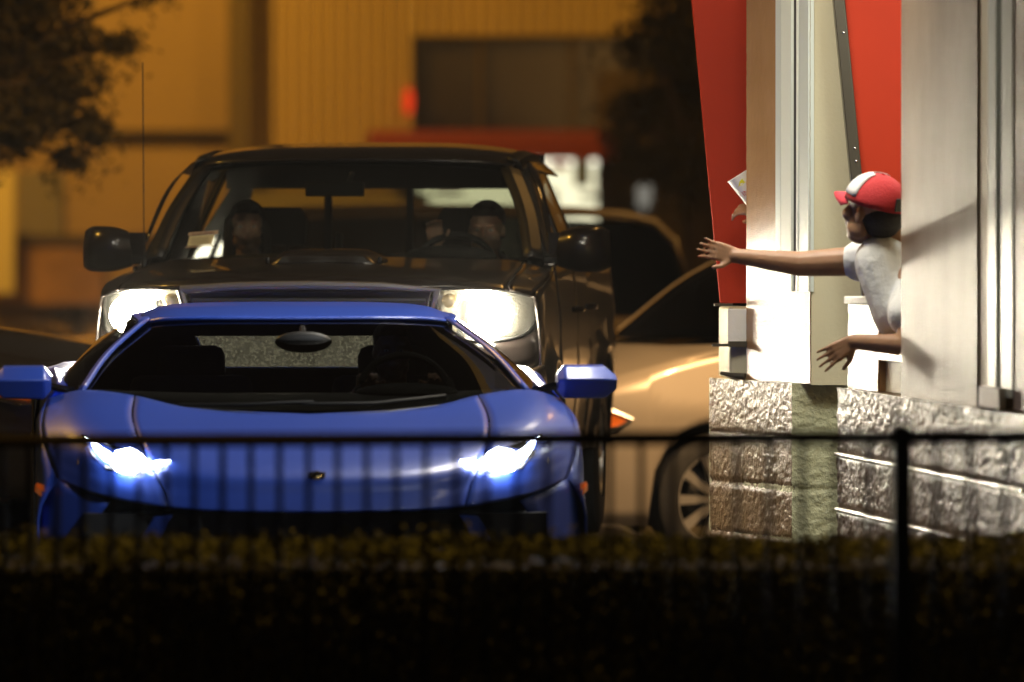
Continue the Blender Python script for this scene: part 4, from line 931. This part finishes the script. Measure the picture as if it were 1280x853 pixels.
def cup():
    # printed paper cup, tilted, held beyond the pier
    c = Vector((.942,34.20,1.583)); root = empty('paper_cup', c, label='white paper cup with red lettering and yellow arrow, held out beside the far pier', cat='cup')
    rot = Matrix.Rotation(R(-32),4,'Y')
    m = MB(); n = 32; prof = [(.001,-.07),(.030,-.07),(.031,-.069),(.046,.068),(.048,.070),(.046,.072),(.042,.066)]
    m.grid([[Vector((r*math.cos(2*math.pi*i/n), r*math.sin(2*math.pi*i/n), z)) for i in range(n)] for r, z in prof], True)
    m.v = [(rot@v.to_4d()).to_3d() for v in m.v]; b = m.build('cup_body', pm('cup_paper', (.82,.80,.78), .5), root)
    red = pm('cup_red', (.55,.02,.02), .5); yel = pm('cup_yellow', (.8,.75,.03), .5)
    def on_cup(pts, z0, rr=.0012):   # wrap flat (s, z) outlines onto the cone
        out = []
        for s_, z in pts:
            r = .030+(z+.07)/.138*.016+rr; a = -math.pi/2+s_/.038; out.append((rot@Vector((r*math.cos(a), r*math.sin(a), z)).to_4d()).to_3d())
        return out
    def wrapped(name, s, size, s0, z0, mat):
        o = text(name, s, size, mat, root, Matrix.Identity(4), .0)
        for v in o.data.vertices:
            q = on_cup([(v.co.x+s0, v.co.y+z0)], 0); v.co = q[0]
        return o
    wrapped('cup_lettering', 'IN-N-OUT', .030, .044, -.004, red); wrapped('cup_lettering', 'BURGER', .012, .024, -.024, red)
    st = MB(); pts = []
    for k in range(10): a = math.pi/2+k*math.pi/5; r = .006 if k % 2 == 0 else .0026; pts.append((-.041+r*math.cos(a), -.002+r*math.sin(a)))
    q = on_cup(pts, 0); st.add(q, [tuple(range(10))]); st.build('cup_star', red, root, smooth=False)
    ar = MB(); q = on_cup([(-.026,.030),(-.006,.048),(.004,.052),(.018,.046),(.030,.034),(.030,.026),(.018,.030),(.006,.034),(-.004,.030),(-.016,.034)], 0); ar.add(q, [tuple(range(10))]); ar.build('cup_arrow', yel, root, smooth=False)
def sitter(label, frame, head, face_rz, face_rx, skin, shirt, arms, long=False, s=1.):
    """seated person inside a vehicle; coordinates in the vehicle's own frame"""
    root = empty('person', frame.location, frame.rotation_euler[2], label=label, cat='person')
    hc = Vector(head); M = Matrix.Rotation(R(face_rz),3,'Z')@Matrix.Rotation(R(face_rx),3,'X')
    m = MB(); head_bits(m, hc, M, s); nk = hc+Vector((0,.02,-.17*s))
    m.cap(hc+Vector((0,.01,-.06)), .05, nk, .058); ch = nk+Vector((0,.05,-.18)); hip = nk+Vector((0,.08,-.50))
    m.cap(nk+Vector((0,.03,-.10)), .115, ch, .12); m.cap(ch, .125, hip, .13)
    sh = MB(); sh.cap(nk+Vector((0,.03,-.10)), .13, ch, .14); sh.cap(ch, .142, hip, .15)
    for q in (-1, 1): sh.cap(nk+Vector((0,.02,-.07)), .075, nk+Vector((q*.15,.03,-.10)), .072)
    for q, (e, w, d, n_) in zip((-1, 1), arms):
        sp = nk+Vector((q*.17,.03,-.11)); e, w = Vector(e), Vector(w)
        m.cap(sp, .05, e, .038); m.cap(e, .038, w, .026); hand(m, w, d, n_, .95, .55, .05, -q)
        sh.cap(sp, .065, sp.lerp(e, .95), .052); sh.cap(e, .05, e.lerp(w, .75), .04)
    for q in (-1, 1):
        m.cap(hip+Vector((q*.09,-.02,-.02)), .085, hip+Vector((q*.12,-.40,.04)), .06); m.cap(hip+Vector((q*.12,-.40,.04)), .058, hip+Vector((q*.12,-.52,-.20)), .045)
    remesh(m, 'body', skin, root, .0065, 3); remesh(sh, 'shirt', shirt, root, .010, 3)
    remesh(hair_shell(hc, M, s, long), 'hair', HAIR, root, .009, 2); eyes(hc, M, root, s)
    return root
# ================================================================== ASSEMBLE
ground(); restaurant(); fence(); hedge(); backdrop()
tree(0, 50, 4, [(-2.75,50,2.75,.30),(-2.35,50.1,2.85,.22),(-2.9,50.2,2.35,.30),(-2.55,50,2.2,.18),(-2.85,49.9,2.0,.26),(-2.45,50,1.92,.15),(-2.3,50.05,2.42,.13),(-2.75,50.3,2.05,.32),(-3.0,50.1,2.7,.4),(-2.6,50.2,2.45,.22),(-2.95,50.0,1.85,.2),(-2.6,50.2,1.75,.13),(-3.3,50.3,2.6,.5),(-3.2,50.4,3.2,.5),(-2.6,50.1,3.15,.32),(-2.1,50.1,2.72,.10)], -3.9, 'dark leafy tree with drooping branches at the upper left', .032, 1500)
tree(0, 62, 4, [(1.05,62,2.6,.36),(1.35,62.2,2.2,.40),(.95,62.1,2.1,.28),(1.25,62,1.75,.36),(.95,61.9,1.75,.22),(1.3,62.3,2.9,.40),(1.6,62,2.5,.5),(1.55,62.1,1.6,.45),(.8,62,1.9,.14)], 1.35, 'dark leafy tree in front of the wide dark window, left of the red panel', .04, 900)
# low shrubs at far left below the tree
def shrub(x, y, r, label):
    root = empty('shrub', (x, y, -.33), label=label, cat='shrub'); m = MB()
    for i in range(2600):
        d = Vector((rnd.gauss(0,1), rnd.gauss(0,1), rnd.gauss(0,1))).normalized()*r*(rnd.random()**.4); d.z = abs(d.z)*1.5
        leaf(m, d, .035)
    m.build('foliage', M_tleaf, root, smooth=False); MB().tube([(0,0,0),(.02,0,.35)], [.03,.015], 6).build('stem', M_bark, root)
shrub(-3.6, 70, .62, 'dark rounded shrub between the parked car and the black pickup')
sc_ = sports_car(); pk = pickup()
road_car('hatchback', (-.17, 41.55, -.24), R(-68), M_silver, L=4.3, W=.87, H=1.63, belt=1.12, hoodz=(.86,1.09), cowl=.90, head=1.75, rear=3.6, wr=.325, rimr=.235, glass=M_glassdk,
         label='silver-tan hatchback coming round the corner between the pickup and the restaurant', cat='car')
road_car('sport_utility_vehicle', (-3.35, 50.5, -.33), R(-86), M_dark, L=4.6, W=.93, H=1.80, belt=1.15, hoodz=(.9,1.08), cowl=1.1, head=1.9, rear=4.2, wr=.37, rimr=.25, suv=True, spokes=6,
         label='dark boxy SUV far behind the silver-tan hatchback', cat='car')
road_car('sedan', (-1.70, 38.9, 0), R(74), M_dark, L=4.6, W=.88, H=1.42, belt=1.00, hoodz=(.84,1.02), cowl=1.2, head=2.0, rear=3.6, wr=.32, rimr=.22,
         label='dark parked sedan at the left edge, behind the blue mirror', cat='car')
employee(); server(); cup()
sitter('passenger in the black pickup, face dim behind the windshield sticker side', pk, (-.515,2.48,1.415), 6, 0, SKIN2, GREY_SHIRT,
       [((-.74,2.35,1.02),(-.62,2.10,.98),(0,-1,-.1),(0,0,-1)), ((-.28,2.35,1.02),(-.42,2.12,.98),(0,-1,-.1),(0,0,-1))], True, .95)
sitter('driver of the black pickup in a green shirt with a raised hand', pk, (.545,2.42,1.405), -4, 4, SKIN2, GREEN_SHIRT,
       [((.28,2.42,1.24),(.335,2.22,1.335),(0,-.35,1),(0,-1,-.3)), ((.80,2.40,1.12),(.66,2.14,1.22),(-.2,-.8,.4),(0,-.6,-1))], False, 1.0)
sitter('shadowy driver at the wheel of the blue sports car', sc_, (.37,2.30,.985), 0, 0, SKIN_D, GREY_SHIRT,
       [((.10,2.15,.66),(.24,1.86,.86),(.1,-.8,.5),(0,-.3,-1)), ((.64,2.15,.66),(.52,1.86,.86),(-.1,-.8,.5),(0,-.3,-1))], False, .92)
# ================================================================== LIGHT
def lamp(kind, name, loc, energy, col, target=None, **k):
    d = bpy.data.lights.new(name, kind); d.energy = energy; d.color = col
    for a, b in k.items(): setattr(d, a, b)
    o = bpy.data.objects.new(name, d); COL.objects.link(o); o.location = loc
    if target is not None: o.rotation_euler = (Vector(target)-Vector(loc)).to_track_quat('-Z', 'Y').to_euler()
    return o
w = bpy.data.worlds.new('World'); SC.world = w; w.use_nodes = True; nt = w.node_tree
sky = nt.nodes.new('ShaderNodeTexSky'); sky.sky_type = 'NISHITA'; sky.sun_disc = False; sky.sun_elevation = R(-6); sky.sun_rotation = R(0)
mul = nt.nodes.new('ShaderNodeMix'); mul.data_type = 'RGBA'; mul.blend_type = 'ADD'; mul.inputs[0].default_value = 1
mul.inputs[7].default_value = (.10,.055,.022,1)
nt.links.new(sky.outputs[0], mul.inputs[6]); nt.links.new(mul.outputs[2], nt.nodes['Background'].inputs[0]); nt.nodes['Background'].inputs[1].default_value = .10
SOD = (1.,.52,.07)
# lot lights on the far building
lamp('AREA', 'lot_light', (-6,80,7.5), 620, SOD, (-1,85,2.0), size=1.0)
lamp('AREA', 'lot_light', (4,77,8.0), 170, SOD, (1.0,85,3.4), size=1.0)
# street lamp beyond the corner, over the silver car
lamp('SPOT', 'street_and_fill_light', (3.4,38.6,5.0), 2300, (1.,.60,.27), (1.0,41.3,.6), spot_size=R(34), spot_blend=.6, shadow_soft_size=.2)
lamp('AREA', 'street_and_fill_light', (2.6,41.0,5.5), 30, (1.,.50,.12), (.6,38,0.6), size=.6)
lamp('AREA', 'street_and_fill_light', (-5.5,36,6.5), 150, SOD, (-1,33,.8), size=.5)
lamp('SPOT', 'street_and_fill_light', (.2,25.1,7.2), 1500, (1.,.55,.12), (0,24.9,.4), spot_size=R(46), spot_blend=.5, shadow_soft_size=.3)  # added spot straight over the hedge, turns its top amber
lamp('AREA', 'street_and_fill_light', (2.6,48.2,3.6), 260, (1.,.5,.12), (.9,50.5,1.2), size=.4)  # no known lamp here, added to lift the dark SUV
lamp('AREA', 'street_and_fill_light', (-4.5,44,6), 90, SOD, (-2.8,50,2.2), size=.5)  # extra amber fill, put in to lighten the left tree
# eaves lights of the restaurant
for y, e in ((34.3,10),(32.6,12),(30.2,6),(28.2,5)):
    lamp('AREA', 'eaves_light', (.95+(34.3-y)*.13,y,3.55), e, (1.,.88,.66), (.55+(34.3-y)*.13,y,0), size=.5)
lamp('AREA', 'eaves_light', (.40,31.2,3.5), 78, (1.,.94,.84), (-.5,31.0,0), size=.9)
lamp('AREA', 'eaves_light', (.95,30.6,3.3), 26, (1.,.90,.66), (1.4,33.6,1.4), size=.35)
lamp('SPOT', 'street_and_fill_light', (2.2,24.4,5.0), 1150, (.88,.94,1.), (-.25,29.8,.5), spot_size=R(30), spot_blend=.7, shadow_soft_size=.35)  # invented camera-side fill for the sports car's nose
# light from the service window
lamp('AREA', 'service_window_light', (1.9,31.9,2.6), 14, (.95,1.,.93), (1.3,32.4,1.3), size=.5)
# vehicle lamps
import mathutils
def car_spot(veh, x, y, z, e, col, ang, tx=0, tz=-.02, rad=.05):
    M = Matrix.Translation(veh.location)@Matrix.Rotation(veh.rotation_euler[2], 4, 'Z')
    a = M@Vector((x, y, z)); b = M@Vector((x+tx, y-10, z+tz*10))
    lamp('SPOT', 'headlamp_beam', a, e, col, b, spot_size=R(ang), spot_blend=1., shadow_soft_size=rad)
for q in (-1, 1):
    car_spot(pk, q*.70, .03, 1.06, 2000, (1.,.88,.66), 44)
    car_spot(sc_, q*.655, -.12, .64, 160, (.70,.84,1.), 44)
    car_spot(pk, q*.70, .0, 1.06, 62, (1.,.90,.72), 150)
M0 = None
# ================================================================== HAZE, added to give the headlamps a faint glow
if HAZE > 0:
    m = MB(); m.box((0, 44, 6.0), (60, 100, 15)); o = m.build('haze', M_trim, smooth=False); o.data.materials.clear()
    hm = bpy.data.materials.new('haze'); hm.use_nodes = True; n = hm.node_tree; n.nodes.clear(); out = n.nodes.new('ShaderNodeOutputMaterial')
    v = n.nodes.new('ShaderNodeVolumePrincipled'); v.inputs['Color'].default_value = (.9,.9,.9,1); v.inputs['Density'].default_value = HAZE; v.inputs['Anisotropy'].default_value = .5
    n.links.new(v.outputs[0], out.inputs['Volume']); o.data.materials.append(hm); tag(o, kind='stuff')
# ================================================================== CAMERA
cam = bpy.data.cameras.new('camera'); co = bpy.data.objects.new('camera', cam); COL.objects.link(co); SC.camera = co
cam.lens = 300; cam.sensor_width = 36; cam.clip_start = .5; cam.clip_end = 2000
co.location = (0,0,CAMH); co.rotation_euler = (math.pi/2-math.atan((426.5-HOR)/FPX), 0, 0)
cam.dof.use_dof = True; cam.dof.focus_distance = 33.3; cam.dof.aperture_fstop = 2.8
vs_ = SC.view_settings; vs_.view_transform = 'Standard'; vs_.look = 'None'; vs_.exposure = 0; vs_.gamma = 1; vs_.use_curve_mapping = False
cy = SC.cycles; cy.use_denoising = True; cy.max_bounces = 8; cy.transparent_max_bounces = 16; cy.sample_clamp_indirect = 6; cy.volume_bounces = 0; cy.caustics_reflective = False; cy.caustics_refractive = False
cy.diffuse_bounces = 3; cy.glossy_bounces = 4
